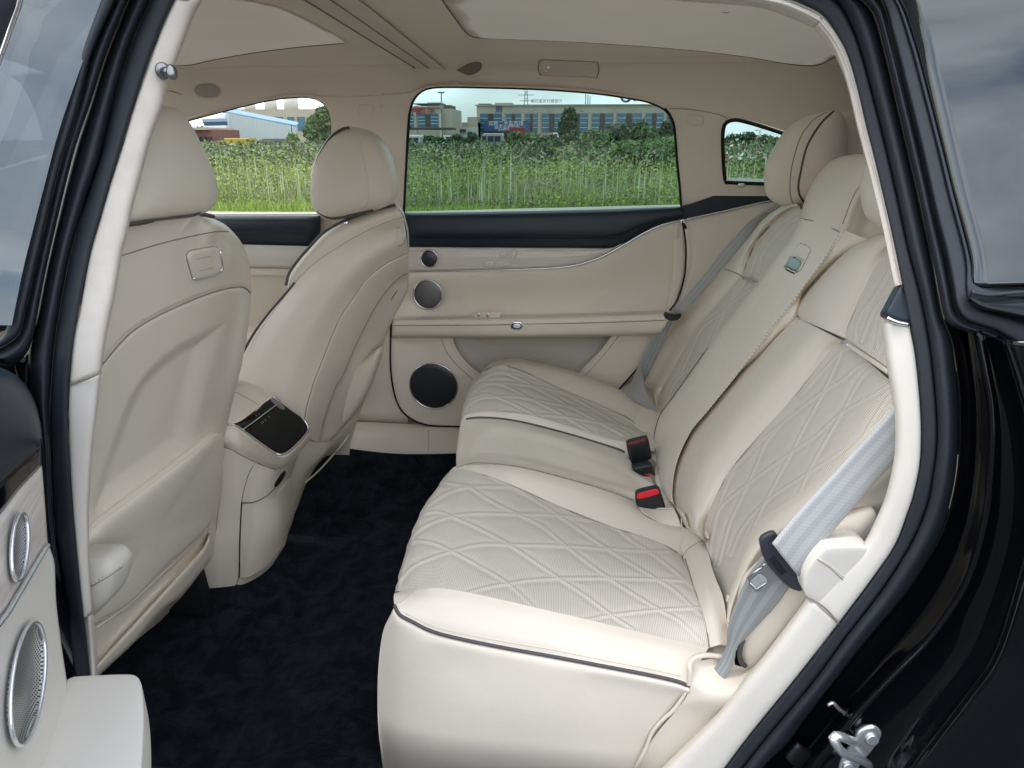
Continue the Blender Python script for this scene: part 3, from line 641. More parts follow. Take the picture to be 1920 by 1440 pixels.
# ---- far rear door panel
e1 = [(756, 399), (900, 397), (1100, 393), (1278, 387)]
e2 = [(757, 463), (900, 464), (1080, 465), (1148, 466), (1173, 457), (1207, 437), (1240, 422), (1283, 411)]
def bl(A, B, prof, fn=lambda p, y: atY(p, y), n=80):
    a, b = cm(A, n), cm(B, n); return [fn(a*(1-f)+b*f, y) for f, y in prof]
loft('belt_panel', bl(e1, e2, [(0, 2.285), (.03, 2.262), (.12, 2.245), (.45, 2.238), (.66, 2.240), (.70, 2.252), (.97, 2.262), (1, 2.275)]), M['navy'], dr, n=100, m=40, key='belt')
seam([(790, 446), (1000, 447), (1185, 447)], ['belt'], .0012, M['black'], dr)
CH = [(700, 512), (768, 509.5), (873, 507.5), (975, 505), (1040, 502), (1080, 497), (1107, 489), (1133, 479), (1173, 457), (1207, 437), (1240, 422), (1275, 413)]
w0 = [(700, 463), (900, 464), (1080, 465), (1148, 466)]
loft('wood_panel', bl(w0, CH[:9], [(0, 2.262), (.06, 2.256), (.5, 2.250), (1, 2.252)]), M['wood'], dr, n=80, m=14, key='wood')
tube('chrome_strip', atY(CH, 2.246), [.0018]*20+list(np.linspace(.0018, .0036, 30))+[.0036]*20, M['chrome'], dr, n=70)
m0 = [(700, 513)]+CH[1:]; m1 = [(700, 600), (740, 597), (900, 594), (1100, 590), (1200, 586), (1262, 584)]
a = np.array(m0, float)+[0, 1]; a = cm(a, 90); b = cm(m1, 90)
loft('door_panel', [atY(a*(1-f)+b*f, y) for f, y in ((0, 2.249), (.08, 2.246), (.25, 2.252), (.6, 2.272), (.9, 2.270), (1, 2.262))], M['leather'], dr, n=100, m=30, key='dpanel')
loft('door_panel', [atY(cm(q, 20), 2.2495) for q in ([(1276, 414), (1283, 440), (1285, 490), (1280, 530), (1262, 584)], [(1276, 414), (1262, 440), (1262, 490), (1258, 530), (1250, 584)])], M['leather'], dr, n=20, m=4)
AR = [(737, 598), (900, 596), (1100, 592), (1250, 586), (1262, 585)]; AB = [(735, 632), (900, 632), (1100, 629), (1225, 626), (1240, 625)]
loft('armrest', bl(AR, AB, [(-.12, 2.262), (0, 2.20), (.08, 2.175), (.32, 2.168), (.36, 2.172), (.42, 2.168), (.85, 2.175), (1, 2.20), (1.06, 2.27)]), M['leather'], dr, n=80, m=50, key='arm')
seam([(738, 611), (900, 610), (960, 609)], ['arm'], .0010, M['seam'], dr); seam([(985, 608), (1100, 606), (1245, 601)], ['arm'], .0010, M['seam'], dr)
# lower panel with the map pocket
DE = [(733, 607), (732, 680), (737, 727), (747, 760), (763, 780), (790, 794), (823, 799), (900, 800), (1000, 800), (1120, 780), (1160, 729), (1207, 673), (1235, 626)]
dl = atY(cm(DE, 90), 2.275); pk = [(846, 629), (849, 642), (856, 658), (873, 680), (900, 703), (930, 720), (1000, 730), (1060, 722), (1083, 703), (1130, 655), (1147, 629)]
pk3 = atY(cm(pk, 50), 2.275)
polyhole('lower_panel', list(dl)+[tuple(q) for q in atY([(1235, 622), (733, 603)], 2.275)][:0], [pk3], M['leather'], dr, solid=.02, key='low')
a = cm(pk+[pk[0]], 60); c = np.array([1000, 665.0])
loft('map_pocket', [atY(a, 2.2755), atY(a*.99+c*.01, 2.31), atY(a*.93+c*.07, 2.37), atY(a*.5+c*.5, 2.385), atY(a*.02+c*.98, 2.385)], M['pocket'], dr, n=90, m=20, solid=0)
tube('pocket_edge', pk3[:-1], .004, M['leather'], dr, flat=.6)
seam([(828, 633), (833, 652), (843, 668), (862, 690), (888, 712)], ['low'], .0009, M['seam'], dr); seam([(1160, 630), (1130, 668), (1097, 704)], ['low'], .0009, M['seam'], dr)
tube('door_gap', atY(DE[:10], 2.272), .0032, M['black'], dr, n=80)
tube('door_gap', np.vstack([atY([(1280, 414), (1283, 435), (1286, 460), (1286, 490), (1283, 520), (1270, 562), (1250, 592)], 2.246), atY([(1207, 674), (1160, 731)], 2.265)]), .0026, M['black'], dr, n=60)
# speakers and controls
nY = (0, -1, 0)
def spk(px, py, r, mat, y, rim=.0016, ry=None):
    c = atY([(px, py)], y)[0]; rr = r*c[1]/F*1.06; s = part('speaker', dr)
    disc('speaker_mesh', c, nY, rr, mat, s, dome=.004); ringtube('speaker_ring', c+np.array([0, -.001, 0]), nY, rr*1.01, rim, M['chrome'], s)
spk(805, 485, 15, M['grilledark'], 2.249, .0022); spk(802.5, 552.5, 26, M['grille'], 2.245, .0028); spk(813, 724, 45, M['grilledark'], 2.270, .0028)
def button(name, out, y, mat, parent, h=.003, rim=True):
    pillow(name, atY(out, y), mat, parent, front=h, back=.004, p=4, n=30, rings=4)
    if rim: tube('button_rim', atY(out, y-.001), .0010, M['steel'], parent, closed=True)
sb = part('seat_controls', dr)
button('seat_button', rrect(962.5, 477, 10, 17, 4.5, 18), 2.2455, M['trim'], sb); button('seat_button', rrect(943, 478, 12, 9, 3, 0, -.3), 2.2455, M['trim'], sb)
button('seat_button', rrect(915.5, 495, 17, 9, 4, 0, -.3), 2.2455, M['trim'], sb); button('seat_button', rrect(944, 495, 27, 9, 4, 0, -.3), 2.2455, M['trim'], sb)
ws = part('window_switch', dr)
button('switch_plate', rrect(914, 591, 50, 10, 4, -1), 2.195, M['leather'], ws)
for x in (898, 915): button('switch_toggle', rrect(x, 590, 4, 9, 1.8, 8), 2.188, M['chrome'], ws, .005, False)
dh = part('door_release', dr)
c = atY([(969, 610.5)], 2.17)[0]
pillow('release_bezel', atY(rrect(969, 610.5, 24, 15.5, 7), 2.169), M['chrome'], dh, front=.004, back=.004, p=5, n=40, rings=4)
pillow('release_recess', atY(rrect(969, 611, 19, 11.5, 5), 2.1652), M['blackplastic'], dh, front=.0012, back=.002, p=5, n=30, rings=3)
pillow('release_button', atY(rrect(969, 611, 15, 8.5, 4), 2.1635), M['steel'], dh, front=.0014, back=.002, p=5, n=30, rings=3)
# ---- far front door panel
f1 = [(-150, 404), (300, 405), (600, 404)]; f2 = [(-150, 458), (300, 457), (430, 458), (600, 462)]
loft('belt_panel', bl(f1, f2, [(0, 2.285), (.03, 2.262), (.2, 2.248), (.5, 2.246), (.62, 2.256), (.70, 2.262), (1, 2.275)], n=30), M['navy'], df, n=30, m=30)
f3 = [(-150, 502), (430, 502), (560, 504), (600, 505)]
loft('wood_panel', bl(f2, f3, [(0, 2.264), (.5, 2.258), (1, 2.262)], n=30), M['white_leather'], df, n=30, m=8)
tube('chrome_strip', atY(f3, 2.257), .0014, M['seam'], df, n=20)
f4 = [(-150, 700), (430, 700), (600, 700)]
loft('door_panel', bl(f3, f4, [(0, 2.262), (.07, 2.262), (.085, 2.272), (.3, 2.282), (.6, 2.27), (.62, 2.20), (.72, 2.18), (.8, 2.25), (1, 2.27)], n=30), M['leather'], df, n=30, m=40)
# centre pillar and sill on the far side
cp = [cm(q, 24) for q in ([(597, 404), (680, 404), (757, 402)], [(592, 460), (680, 460), (757, 460)], [(590, 600), (660, 600), (735, 600)], [(600, 790), (680, 792), (765, 793)])]
loft('pillar_trim', [atY(cp[0], 2.285), atY(cp[1], 2.29), atY(cp[2], 2.30), atY(cp[3], 2.30)], M['trim'], UW, n=30, m=24, key='cpl')
s0 = [(500, 788), (640, 789), (760, 794), (860, 797), (980, 800)]; s1 = [(500, 800), (650, 800), (780, 806), (870, 809), (980, 812)]; s2 = [(500, 812), (650, 816), (790, 823), (870, 825), (980, 828)]; s3 = [(500, 850), (650, 849), (800, 845), (870, 845), (980, 848)]
loft('sill_panel', [atY(s0, 2.295), atY(s1, 2.24), atY(s2, 2.20), atY(s3, 2.165), atY([(p[0], p[1]+12) for p in s3], 2.162)], M['trim'], UW, n=40, m=26, key='sillp')
seam([(803, 806), (803, 825), (803, 846)], ['sillp'], .0009, M['seam'], UW)
# ---- floor
fl = part('floor', car)
gx, gy = np.meshgrid(np.linspace(-1.9, .42, 90), np.linspace(.80, 2.26, 70))
z = .192-.045*np.clip((-.5-gx)/.15, 0, 1)*np.clip((1.9-gy)/.1, 0, 1)+.085*np.clip((gy-1.85)/.3, 0, 1)**2+.05*np.clip((gy-2.14)/.12, 0, 1)**2+.012*np.sin(gx*7+gy*4)*np.cos(gy*6)+.05*np.exp(-((gy-1.6)/.2)**2)*np.clip((-.45-gx)/.3, 0, 1)
V = np.stack([gx.ravel(), gy.ravel(), z.ravel()], 1); Fq = orient(V, grid_faces(70, 90)); reg('floor', V, Fq)
mesh('carpet', V, Fq, M['carpet'], fl, uv=V[:, :2], solid=.01)
boxm('floor_pan', (-2.0, .86, .05), (1.3, 2.24, .08), M['rubber'], fl)
# front bulkhead, dashboard, rear bulkhead, windscreen (behind or beside what the photo shows)
dash = part('dashboard', car)
loft('dashboard_top', [[(-1.55, y, .80) for y in (.9, 1.6, 2.25)], [(-1.50, y, .93) for y in (.9, 1.6, 2.25)], [(-1.58, y, 1.00) for y in (.9, 1.6, 2.25)], [(-2.2, y, 1.0) for y in (.9, 1.6, 2.25)]], M['navy'], dash, n=16, m=16, ref=(0, 1.6, 2))
loft('dashboard_face', [[(-1.55, y, .80) for y in (.9, 1.6, 2.25)], [(-1.62, y, .6) for y in (.9, 1.6, 2.25)], [(-1.9, y, .25) for y in (.9, 1.6, 2.25)]], M['leather'], dash, n=16, m=10, ref=(0, 1.6, 1))
loft('rear_bulkhead', [[(.62, y, .2) for y in (.95, 1.6, 2.3)], [(.80, y, .9) for y in (.95, 1.6, 2.3)], [(.98, y, 1.12) for y in (.95, 1.6, 2.3)], [(1.5, y, 1.14) for y in (1.0, 1.6, 2.2)]], M['navy'], dash, n=16, m=14, ref=(0, 1.6, 2))
mesh('rear_screen', [(1.47, 1.0, 1.13), (1.47, 2.2, 1.13), (1.08, 2.1, 1.47), (1.08, 1.05, 1.47)], [(0, 1, 2, 3)], M['frontglass'], dash, smooth=False)
# near side below and beside the opening: sill box, closed front door, rear side wall
loft('side_wall', [[(.86, .90, z), (1.5, .95, z)] for z in (.15, .8, 1.1)]+[[(.80, 1.0, 1.5), (1.2, 1.05, 1.48)]], M['headliner'], UW, n=8, m=12, ref=(1, 1.6, 1))
loft('side_wall', [[(-2.2, .86, z), (-.80, .86, z)] for z in (.2, .8, .99)], M['trim'], UW, n=8, m=8, ref=(-1.2, 1.6, 1))
loft('sill_outer', [[(-1.2, .80, .36), (0, .80, .34), (.5, .80, .34)], [(-1.2, .74, .33), (0, .74, .31), (.5, .74, .31)], [(-1.2, .72, .18), (0, .72, .18), (.5, .72, .18)]], M['gloss'], bodyp, n=12, m=10, ref=(0, 0, .6))
loft('far_body_skin', [[(-2.2, 2.40, z), (0, 2.43, z), (1.7, 2.40, z)] for z in (.18, .5, .8, 1.0)]+[[(-2.2, 2.37, 1.04), (0, 2.39, 1.04), (1.7, 2.37, 1.04)]], M['gloss'], bodyp, n=12, m=16, ref=(0, 9, .6))
# ---- hat shaped coat knob on the near pillar
hk = part('belt_guide_knob', ringp)
c0 = ring([(305, 133)], -.004)[0]; c1 = ring([(321, 135)], -.012)[0]; ax = c1-c0
disc('knob_base', c0, (.35, -.9, -.1), .0095, M['knob'], hk, ry=.011, h=.006, dome=.003)
tube('knob_stem', np.array([c0, c1]), .006, M['knob'], hk, sides=14)
pillow('knob_cap', ring(ell(322, 135, 8.5, 14.5, 24, -8), -.02), M['knob'], hk, front=.006, back=.008, n=40, rings=6)
# ---- front armrest end and rear side pad standing behind the pillars
pad = part('side_pad', ringp)
o_ = ring([(150, 1036), (200, 1035), (218, 1040), (228, 1052), (230, 1065), (226, 1090), (218, 1112), (200, 1132), (182, 1148), (150, 1160)], .085)
pillow('pad_body', o_, M['white_leather'], pad, front=.035, back=.05, p=3.4, key='pad1', n=80)
for k in range(9):
    t = k/8; seam([(172+t*54, 1096-t*34), (175+t*54, 1093-t*34)], ['pad1'], .0011, M['seamlight'], pad, 'stitch')
seam([(169, 1101), (200, 1083), (229, 1063)], ['pad1'], .0009, M['seam'], pad)
pad = part('side_pad', ringp)
o_ = ring([(1546, 1023), (1570, 1021), (1620, 1022), (1630, 1040), (1600, 1090), (1575, 1125), (1547, 1146), (1525, 1130), (1508, 1112), (1504, 1092), (1508, 1068), (1525, 1043)], .010)
pillow('pad_body', o_, M['white_leather'], pad, front=.007, back=.05, p=7, key='pad2', n=80)
seam([(1526, 1045), (1555, 1064), (1580, 1087)], ['pad2'], .0009, M['seamsoft'], pad); seam([(1581, 1087), (1566, 1112), (1548, 1142)], ['pad2'], .0009, M['seamsoft'], pad)
seam([(1532, 1046), (1558, 1062), (1584, 1084)], ['pad2'], .0008, M['seamlight'], pad)

boxm('inner_panel', (-.7, 2.388, .2), (1.1, 2.394, 1.02), M['trim'], UW)

nf = part('front_door', car, 'closed near front door whose window mirrors the clouds')
e_ = atY([(22, 610, .815), (44, 500, .835), (111, 240, .905), (196, 0, .965), (225, -60, .98)])
loft('window_glass', [[(-2.3, .80, e_[0][2]), (-1.5, .81, e_[0][2]), e_[0]], [(-2.25, .82, e_[1][2]), (-1.5, .83, e_[1][2]), e_[1]], [(-2.1, .89, e_[2][2]), (-1.45, .90, e_[2][2]), e_[2]], [(-1.9, .95, e_[3][2]), (-1.3, .96, e_[3][2]), e_[3]], [(-1.8, .965, e_[4][2]), (-1.2, .975, e_[4][2]), e_[4]]], M['nearglass'], nf, n=20, m=20, solid=0, ref=(0, 0, 1.2), linear=True)
loft('door_skin', [[(-2.3, .75, .30), (-1.5, .755, .30), (-.80, .76, .30)], [(-2.3, .73, .6), (-1.5, .735, .6), (-.80, .74, .6)], [(-2.3, .76, .9), (-1.5, .77, .9), (-.79, .78, .9)], [(-2.3, .80, .985), (-1.5, .81, .99), (-.785, .82, 1.0)]], M['gloss'], nf, n=20, m=20, solid=.01, ref=(0, 0, 1.2))

loft('roof_rail', [[(x, y, z-.05*max(0, x-.5)**1.2-.04*max(0, -x-.8)) for x in (-1.7, -1.2, -.8, 0, .5, .9, 1.3)] for y, z in ((1.06, 1.56), (1.0, 1.538), (.962, 1.536), (.945, 1.555), (.955, 1.580), (1.0, 1.592), (1.03, 1.598))], M['gloss'], bodyp, n=40, m=24, ref=(0, .5, 1.9), solid=0)
# =================================================================== REAR BENCH
rb = thing('rear_seat', 'cream quilted leather rear bench with dark piping and fold-down centre armrest', 'rear seat', (.25, 1.6, .27))
def bpl(off): return lambda x, y, z: (x-(.272+.42*(z-.5))-off)      # plane of the backrests
def bk(pts, off=0):              # kept inside the side walls
    P = hit(pts, bpl(off), .5, 4); lo, hi = P[:, 1] < .925+off*.3, P[:, 1] > 2.255
    d = rays(np.asarray(pts, float)[:, :2])
    if lo.any(): P[lo] = CAM+d[lo]*((.925+off*.3)/d[lo, 1])[:, None]
    if hi.any(): P[hi] = CAM+d[hi]*(2.255/d[hi, 1])[:, None]
    return P
cuN = part('seat_cushion', rb, 'near seat cushion with large quilted diamonds')
# near cushion --- curves run front to rear, from the middle seam towards the camera
def row(front3, pts): return np.vstack([front3, atY(pts)])
def under(px, py, y, dx=.012):        # front face below the roll, down to the floor
    p = atY([(px, py, y)])[0]
    return [p+np.array([.10, 0, -.26]), p+np.array([.045, 0, -.20]), p+np.array([dx, 0, -.10]), p+np.array([.001, 0, -.035])]
K0 = row(under(857, 877, 1.46), [(857, 877, 1.46), (878, 870, 1.46), (900, 869, 1.46), (973, 876, 1.46), (1073, 901, 1.45), (1140, 921, 1.44), (1187, 939, 1.43), (1225, 962, 1.40), (1278, 988, 1.34)])
K1 = row(under(838, 889, 1.42), [(838, 889, 1.42), (868, 880, 1.42), (923, 895, 1.41), (973, 915, 1.40), (1040, 945, 1.37), (1140, 985, 1.32), (1207, 1006, 1.29), (1257, 1027, 1.25), (1283, 1046, 1.22)])
KM = row(under(790, 960, 1.24), [(790, 960, 1.24), (812, 952, 1.24), (860, 962, 1.23), (930, 985, 1.22), (1010, 1012, 1.19), (1100, 1045, 1.16), (1180, 1068, 1.13), (1260, 1082, 1.10), (1301, 1100, 1.07)])
KN = row(under(758, 1045, 1.10), [(758, 1045, 1.10), (785, 1030, 1.10), (840, 1036, 1.09), (920, 1060, 1.08), (1000, 1085, 1.06), (1090, 1112, 1.04), (1180, 1135, 1.02), (1260, 1150, 1.00), (1320, 1158, .98)])
K2 = row(under(741, 1112, 1.0), [(741, 1112, 1.0), (752, 1108, 1.0), (780, 1106, .99), (827, 1103, .985), (907, 1117, .98), (1007, 1140, .97), (1107, 1163, .965), (1207, 1187, .955), (1270, 1201, .95), (1329, 1214, .94)])
def shr(P, n=None): return P
QA = [[(768, 1018), (783, 1013), (813, 1017), (847, 1032), (893, 1057), (953, 1093), (1000, 1137)],
      [(795, 962), (820, 958), (847, 967), (893, 987), (955, 1020), (1052, 1085), (1100, 1117), (1147, 1152), (1187, 1178)],
      [(832, 903), (862, 908), (882, 912), (906, 929), (949, 953), (1013, 983), (1063, 1023), (1143, 1083), (1237, 1142), (1275, 1163), (1318, 1205)],
      [(915, 890), (962, 913), (1010, 940), (1040, 960), (1140, 1028), (1233, 1085), (1267, 1107), (1312, 1150)],
      [(1075, 955), (1155, 990), (1187, 1013), (1217, 1032), (1258, 1063), (1298, 1098)],
      [(800, 948), (835, 925), (862, 915), (882, 912), (927, 911), (962, 913), (990, 925)],
      [(762, 1020), (773, 1003), (800, 983), (847, 967), (893, 962), (973, 963), (1040, 965), (1107, 975)],
      [(738, 1100), (757, 1078), (780, 1057), (847, 1032), (900, 1020), (955, 1020), (1063, 1023), (1140, 1028), (1220, 1032), (1262, 1033)],
      [(850, 1118), (913, 1100), (953, 1093), (990, 1087), (1052, 1083), (1143, 1083), (1233, 1085), (1298, 1088)],
      [(1060, 1170), (1107, 1160), (1147, 1152), (1237, 1142), (1315, 1138)]]
QB = [[(x, y+9) for x, y in l] for l in QA]
rf = ridges(QA, .0027, 3.2); gf_ = ridges(QA, -.0028, 8.5)
loft('quilted_panel', [K1, KM, KN, K2], M['quilt'], cuN, n=330, m=230, key='qn', disp=addf(rf, gf_), solid=0)
loft('cushion_bolster', [K0, (K0*0+cm(K0, len(K0)))*0+K0*.55+cm(K1, len(K0))*.45+np.array([0, 0, .006]), K1], M['leather'], cuN, n=120, m=16, key='bn1', solid=0)
K3 = row(under(740, 1132, .945), [(740, 1132, .945), (750, 1150, .94), (773, 1163, .937), (807, 1180, .935), (853, 1193, .93), (940, 1211, .925), (1040, 1229, .92), (1140, 1248, .91), (1223, 1264, .905), (1270, 1275, .90), (1292, 1284, .895)])
k2, k3 = cm(K2[4:], 60), cm(K3[4:], 60)
loft('cushion_bolster', [k2, k2*.62+k3*.38+np.array([0, -.003, .009]), k2*.25+k3*.75+np.array([0, -.006, .008]), k3+np.array([0, -.002, .001])], M['leather'], cuN, n=120, m=26, key='bn2', solid=0)
# side face of the near cushion
S0 = K3[4:]
B0 = atY([(741, 1133, .945), (728, 1160, .945), (716, 1195, .942), (709, 1260, .94), (708, 1327, .94), (712, 1393, .94), (724, 1445, .945), (740, 1500, .95)])
t_ = cm(K3[4:], 50); top_ = t_+np.array([0, 0, -.003])
low = atY(cm([(735, 1560, .95), (800, 1580, .93), (900, 1590, .92), (1050, 1580, .91), (1180, 1520, .905)], 50))
m1_ = atY(cm([(716, 1195, .942), (760, 1215, .925), (850, 1240, .917), (1040, 1272, .905), (1160, 1290, .90), (1240, 1306, .898), (1283, 1312, .90)], 50))
m2_ = atY(cm([(708, 1310, .94), (760, 1318, .92), (850, 1328, .908), (1040, 1345, .90), (1150, 1350, .898), (1215, 1355, .90), (1240, 1362, .905)], 50))
m3_ = atY(cm([(713, 1400, .945), (760, 1410, .922), (850, 1415, .91), (1040, 1415, .903), (1140, 1410, .90), (1190, 1415, .905), (1208, 1420, .91)], 50))
loft('cushion_side', [top_, top_*.85+m1_*.15+np.array([0, -.008, 0]), m1_, m2_, m3_, low], M['leather'], cuN, n=120, m=50, key='sn', solid=0, ref=(-.4, -.5, .5))
# front return of the side face
fr = cm(B0, 40); loft('cushion_side', [fr, fr+np.array([.02, .03, 0]), fr+np.array([.035, .12, 0]), fr+np.array([.04, .4, 0])], M['leather'], cuN, n=40, m=12, solid=0, ref=(-1, 1, .5))
PN = [(740, 1130), (745, 1142), (757, 1154), (773, 1163), (807, 1180), (853, 1193), (940, 1210), (1040, 1228), (1140, 1248), (1223, 1264), (1270, 1275), (1290, 1284)]
tube('piping', cm(K3[4:], 140)+np.array([0, -.003, .000]), .0029, M['piping'], cuN, sides=8)
seam([(760, 1150), (807, 1172), (853, 1185), (940, 1202), (1040, 1219), (1140, 1239), (1223, 1255), (1275, 1267)], ['bn2', 'qn'], .0008, M['seamlight'], cuN, 'stitch_line')
seam([(857, 877), (878, 870), (900, 868), (973, 875), (1073, 900), (1140, 920), (1187, 938)], ['bn1'], .0013, M['seam'], cuN)
# rear strip of the near cushion, between quilt and backrest
R_ = [atY([(1278, 986, 1.34), (1300, 1003, 1.30), (1320, 1010, 1.27)]), atY([(1283, 1045, 1.22), (1305, 1025, 1.24), (1324, 1015, 1.25)]), atY([(1301, 1100, 1.07), (1325, 1090, 1.08), (1340, 1075, 1.09)]),
      atY([(1320, 1158, .98), (1340, 1145, .99), (1358, 1130, 1.0)]), atY([(1329, 1215, .94), (1347, 1213, .94), (1366, 1212, .94)])]
loft('cushion_bolster', [r_+np.array([0, 0, .0]) for r_ in R_], M['leather'], cuN, n=14, m=60, key='bn3', disp=pad_disp([(1275, 985), (1330, 1000), (1372, 1215), (1325, 1218), (1296, 1090), (1262, 1040)], .012, 26), solid=0)
seam([(1278, 1046), (1290, 1030), (1305, 1020), (1320, 1012)], ['bn3', 'bn1'], .0009, M['seam'], cuN)
seam([(1285, 1048), (1296, 1085), (1306, 1115), (1318, 1150), (1326, 1185), (1330, 1213)], ['bn3', 'qn'], .0013, M['seam'], cuN)
mesh('cushion_core', [tuple(q) for q in ([-.20, .97, .27], [.24, .97, .27], [.24, 2.2, .27], [-.20, 2.2, .27], [-.20, .97, .46], [.24, .97, .43], [.24, 2.2, .43], [-.20, 2.2, .46])], [(0, 3, 2, 1), (4, 5, 6, 7), (0, 1, 5, 4), (1, 2, 6, 5), (2, 3, 7, 6), (3, 0, 4, 7)], M['leather'], rb, smooth=False)
# centre cushion
cuM = part('seat_cushion', rb, 'plain middle seat cushion between the quilted ones')
C0 = row(under(864, 790, 1.77), [(864, 790, 1.77), (876, 786, 1.77), (906, 784, 1.77), (938, 786, 1.77), (976, 792, 1.765), (1022, 803, 1.76), (1081, 819, 1.74), (1146, 839, 1.72), (1178, 852, 1.70)])
C1 = row(under(861, 812, 1.71), [(861, 812, 1.71), (884, 803, 1.71), (910, 800, 1.71), (945, 801, 1.70), (985, 808, 1.69), (1040, 822, 1.67), (1090, 838, 1.65), (1150, 862, 1.63), (1192, 882, 1.60)])
C2 = row(under(858, 838, 1.61), [(858, 838, 1.61), (884, 832, 1.61), (915, 833, 1.60), (960, 838, 1.59), (1010, 850, 1.58), (1070, 866, 1.56), (1130, 886, 1.54), (1190, 905, 1.52), (1238, 918, 1.50)])
C3 = row(under(857, 862, 1.53), [(857, 862, 1.53), (884, 856, 1.53), (915, 857, 1.53), (960, 863, 1.52), (1010, 873, 1.51), (1070, 889, 1.50), (1130, 908, 1.48), (1185, 928, 1.46), (1262, 950, 1.42)])
C4 = K0+np.array([0, 0, -.001])
loft('centre_pad', [C0, C1, C2, C3, C4], M['leather'], cuM, n=160, m=60, key='cm', solid=0,
     disp=pad_disp([(880, 866), (886, 832), (901, 811), (927, 799), (971, 799), (1040, 815), (1130, 845), (1200, 880), (1250, 930), (1190, 925), (1073, 892), (973, 866), (900, 860)], -.007, 18))

# far cushion
cuF = part('seat_cushion', rb, 'far seat cushion with quilted diamonds by the door')
F0 = row(under(866, 783, 1.785), [(866, 783, 1.785), (890, 773, 1.785), (932, 772, 1.785), (993, 779, 1.78), (1059, 797, 1.77), (1124, 817, 1.75), (1168, 828, 1.73), (1210, 835, 1.72)])
F1 = row(under(871, 757, 1.87), [(871, 757, 1.87), (893, 745, 1.87), (935, 743, 1.87), (990, 752, 1.865), (1050, 768, 1.855), (1120, 790, 1.84), (1170, 806, 1.82), (1214, 822, 1.80)])
F2 = row(under(884, 723, 2.0), [(884, 723, 2.0), (905, 712, 2.0), (940, 712, 2.0), (990, 724, 1.99), (1050, 744, 1.98), (1120, 772, 1.95), (1175, 795, 1.91), (1214, 812, 1.86)])
F3 = row(under(900, 700, 2.09), [(900, 700, 2.09), (928, 686, 2.09), (954, 687, 2.09), (982, 696, 2.085), (1037, 721, 2.06), (1102, 749, 2.03), (1168, 778, 1.98), (1213, 803, 1.92)])
FQ = [[(900, 697), (912, 695), (945, 697), (976, 710), (1022, 734), (1061, 756), (1122, 789), (1170, 815)], [(898, 720), (912, 717), (945, 721), (993, 745), (1054, 776), (1111, 811)],
      [(880, 747), (892, 743), (912, 738), (943, 747), (997, 773), (1017, 787)], [(960, 690), (993, 703), (1070, 741), (1122, 771), (1168, 797), (1206, 817)], [(1026, 717), (1090, 745), (1146, 769), (1210, 803)],
      [(888, 722), (895, 714), (923, 699), (945, 698), (991, 703), (1030, 715)], [(878, 742), (886, 734), (912, 719), (945, 717), (1002, 723), (1054, 734), (1090, 745)], [(868, 770), (873, 762), (895, 747), (919, 743), (971, 743), (1019, 752), (1102, 766), (1160, 775)],
      [(940, 772), (993, 776), (1054, 780), (1124, 791), (1190, 800)]]
loft('quilted_panel', [F0, F1, F2, F3], M['quilt'], cuF, n=220, m=130, key='qf2', solid=0, disp=addf(ridges(FQ, .0042, 2.6), ridges(FQ, -.0044, 6.5)))
cf0, cf1 = cm(C0, 60), cm(F0, 60)
loft('cushion_bolster', [cf0, cf0*.5+cf1*.5+np.array([0, 0, .003]), cf1], M['leather'], cuF, n=80, m=8, solid=0, key='bf0')
seam([(874, 786), (884, 784), (906, 783), (938, 785), (976, 791), (1022, 802), (1081, 818), (1146, 838), (1164, 844), (1171, 848)], ['cm', 'bf0', 'qf2'], .0030, M['piping'], cuF, 'piping', lift=.001)
F4 = row(under(913, 688, 2.17), [(913, 688, 2.17), (925, 680, 2.17), (945, 677, 2.17), (971, 677, 2.17), (1015, 686, 2.16), (1081, 705, 2.14), (1157, 737, 2.10), (1181, 752, 2.08), (1210, 770, 2.05), (1235, 790, 1.98)])
F5 = row(under(918, 690, 2.24), [(918, 690, 2.24), (930, 680, 2.24), (945, 675.5, 2.24), (971, 674, 2.24), (1015, 683, 2.23), (1081, 700, 2.22), (1157, 730, 2.18), (1181, 746, 2.15), (1210, 764, 2.10), (1236, 780, 2.05)])
F6 = F5+np.array([0, .03, -.07])
loft('cushion_bolster', [F3, F4, F5, F6], M['leather'], cuF, n=120, m=40, key='bf', solid=0)
loft('cushion_bolster', [atY([(1210, 835, 1.72), (1213, 815, 1.82), (1213, 803, 1.92), (1235, 786, 1.99)]), atY([(1226, 848, 1.70), (1232, 828, 1.78), (1236, 808, 1.88), (1240, 785, 1.97)])], M['leather'], cuF, n=20, m=6, solid=0, key='bf3')
loft('cushion_core', [[(.20, y, .50) for y in (1.4, 1.8, 2.25)], [(.29, y, .505) for y in (1.4, 1.8, 2.25)], [(.33, y, .49) for y in (1.4, 1.8, 2.25)]], M['leather'], rb, n=10, m=8, solid=.02, key='core2')
# ---------------------------------------------------------------- near backrest
bkN = part('backrest', rb, 'near backrest with quilted panel and plain inner bolster')
SV = [(1317, 1010), (1290, 993), (1278, 977), (1265, 957), (1258, 943), (1257, 920), (1257, 897), (1267, 863), (1275, 850), (1293, 813), (1320, 778), (1340, 753), (1383, 703), (1423, 667), (1460, 627), (1493, 594)]
QL = [(1322, 1018), (1320, 985), (1330, 960), (1350, 915), (1370, 880), (1420, 820), (1480, 753), (1520, 705), (1557, 657), (1582, 640)]
QR = [(1362, 1160), (1364, 1120), (1375, 1080), (1407, 1000), (1440, 965), (1467, 947), (1547, 890), (1610, 825), (1673, 767), (1700, 740)]
OE_ = [(1366, 1215), (1368, 1190), (1382, 1130), (1410, 1070), (1440, 1030), (1500, 985), (1580, 935), (1640, 895), (1680, 865), (1700, 850)]
def bkr(pts, off, n=60): return bk(cm(pts, n), off)
a_, b_ = cm(SV, 60), cm(QL, 60)
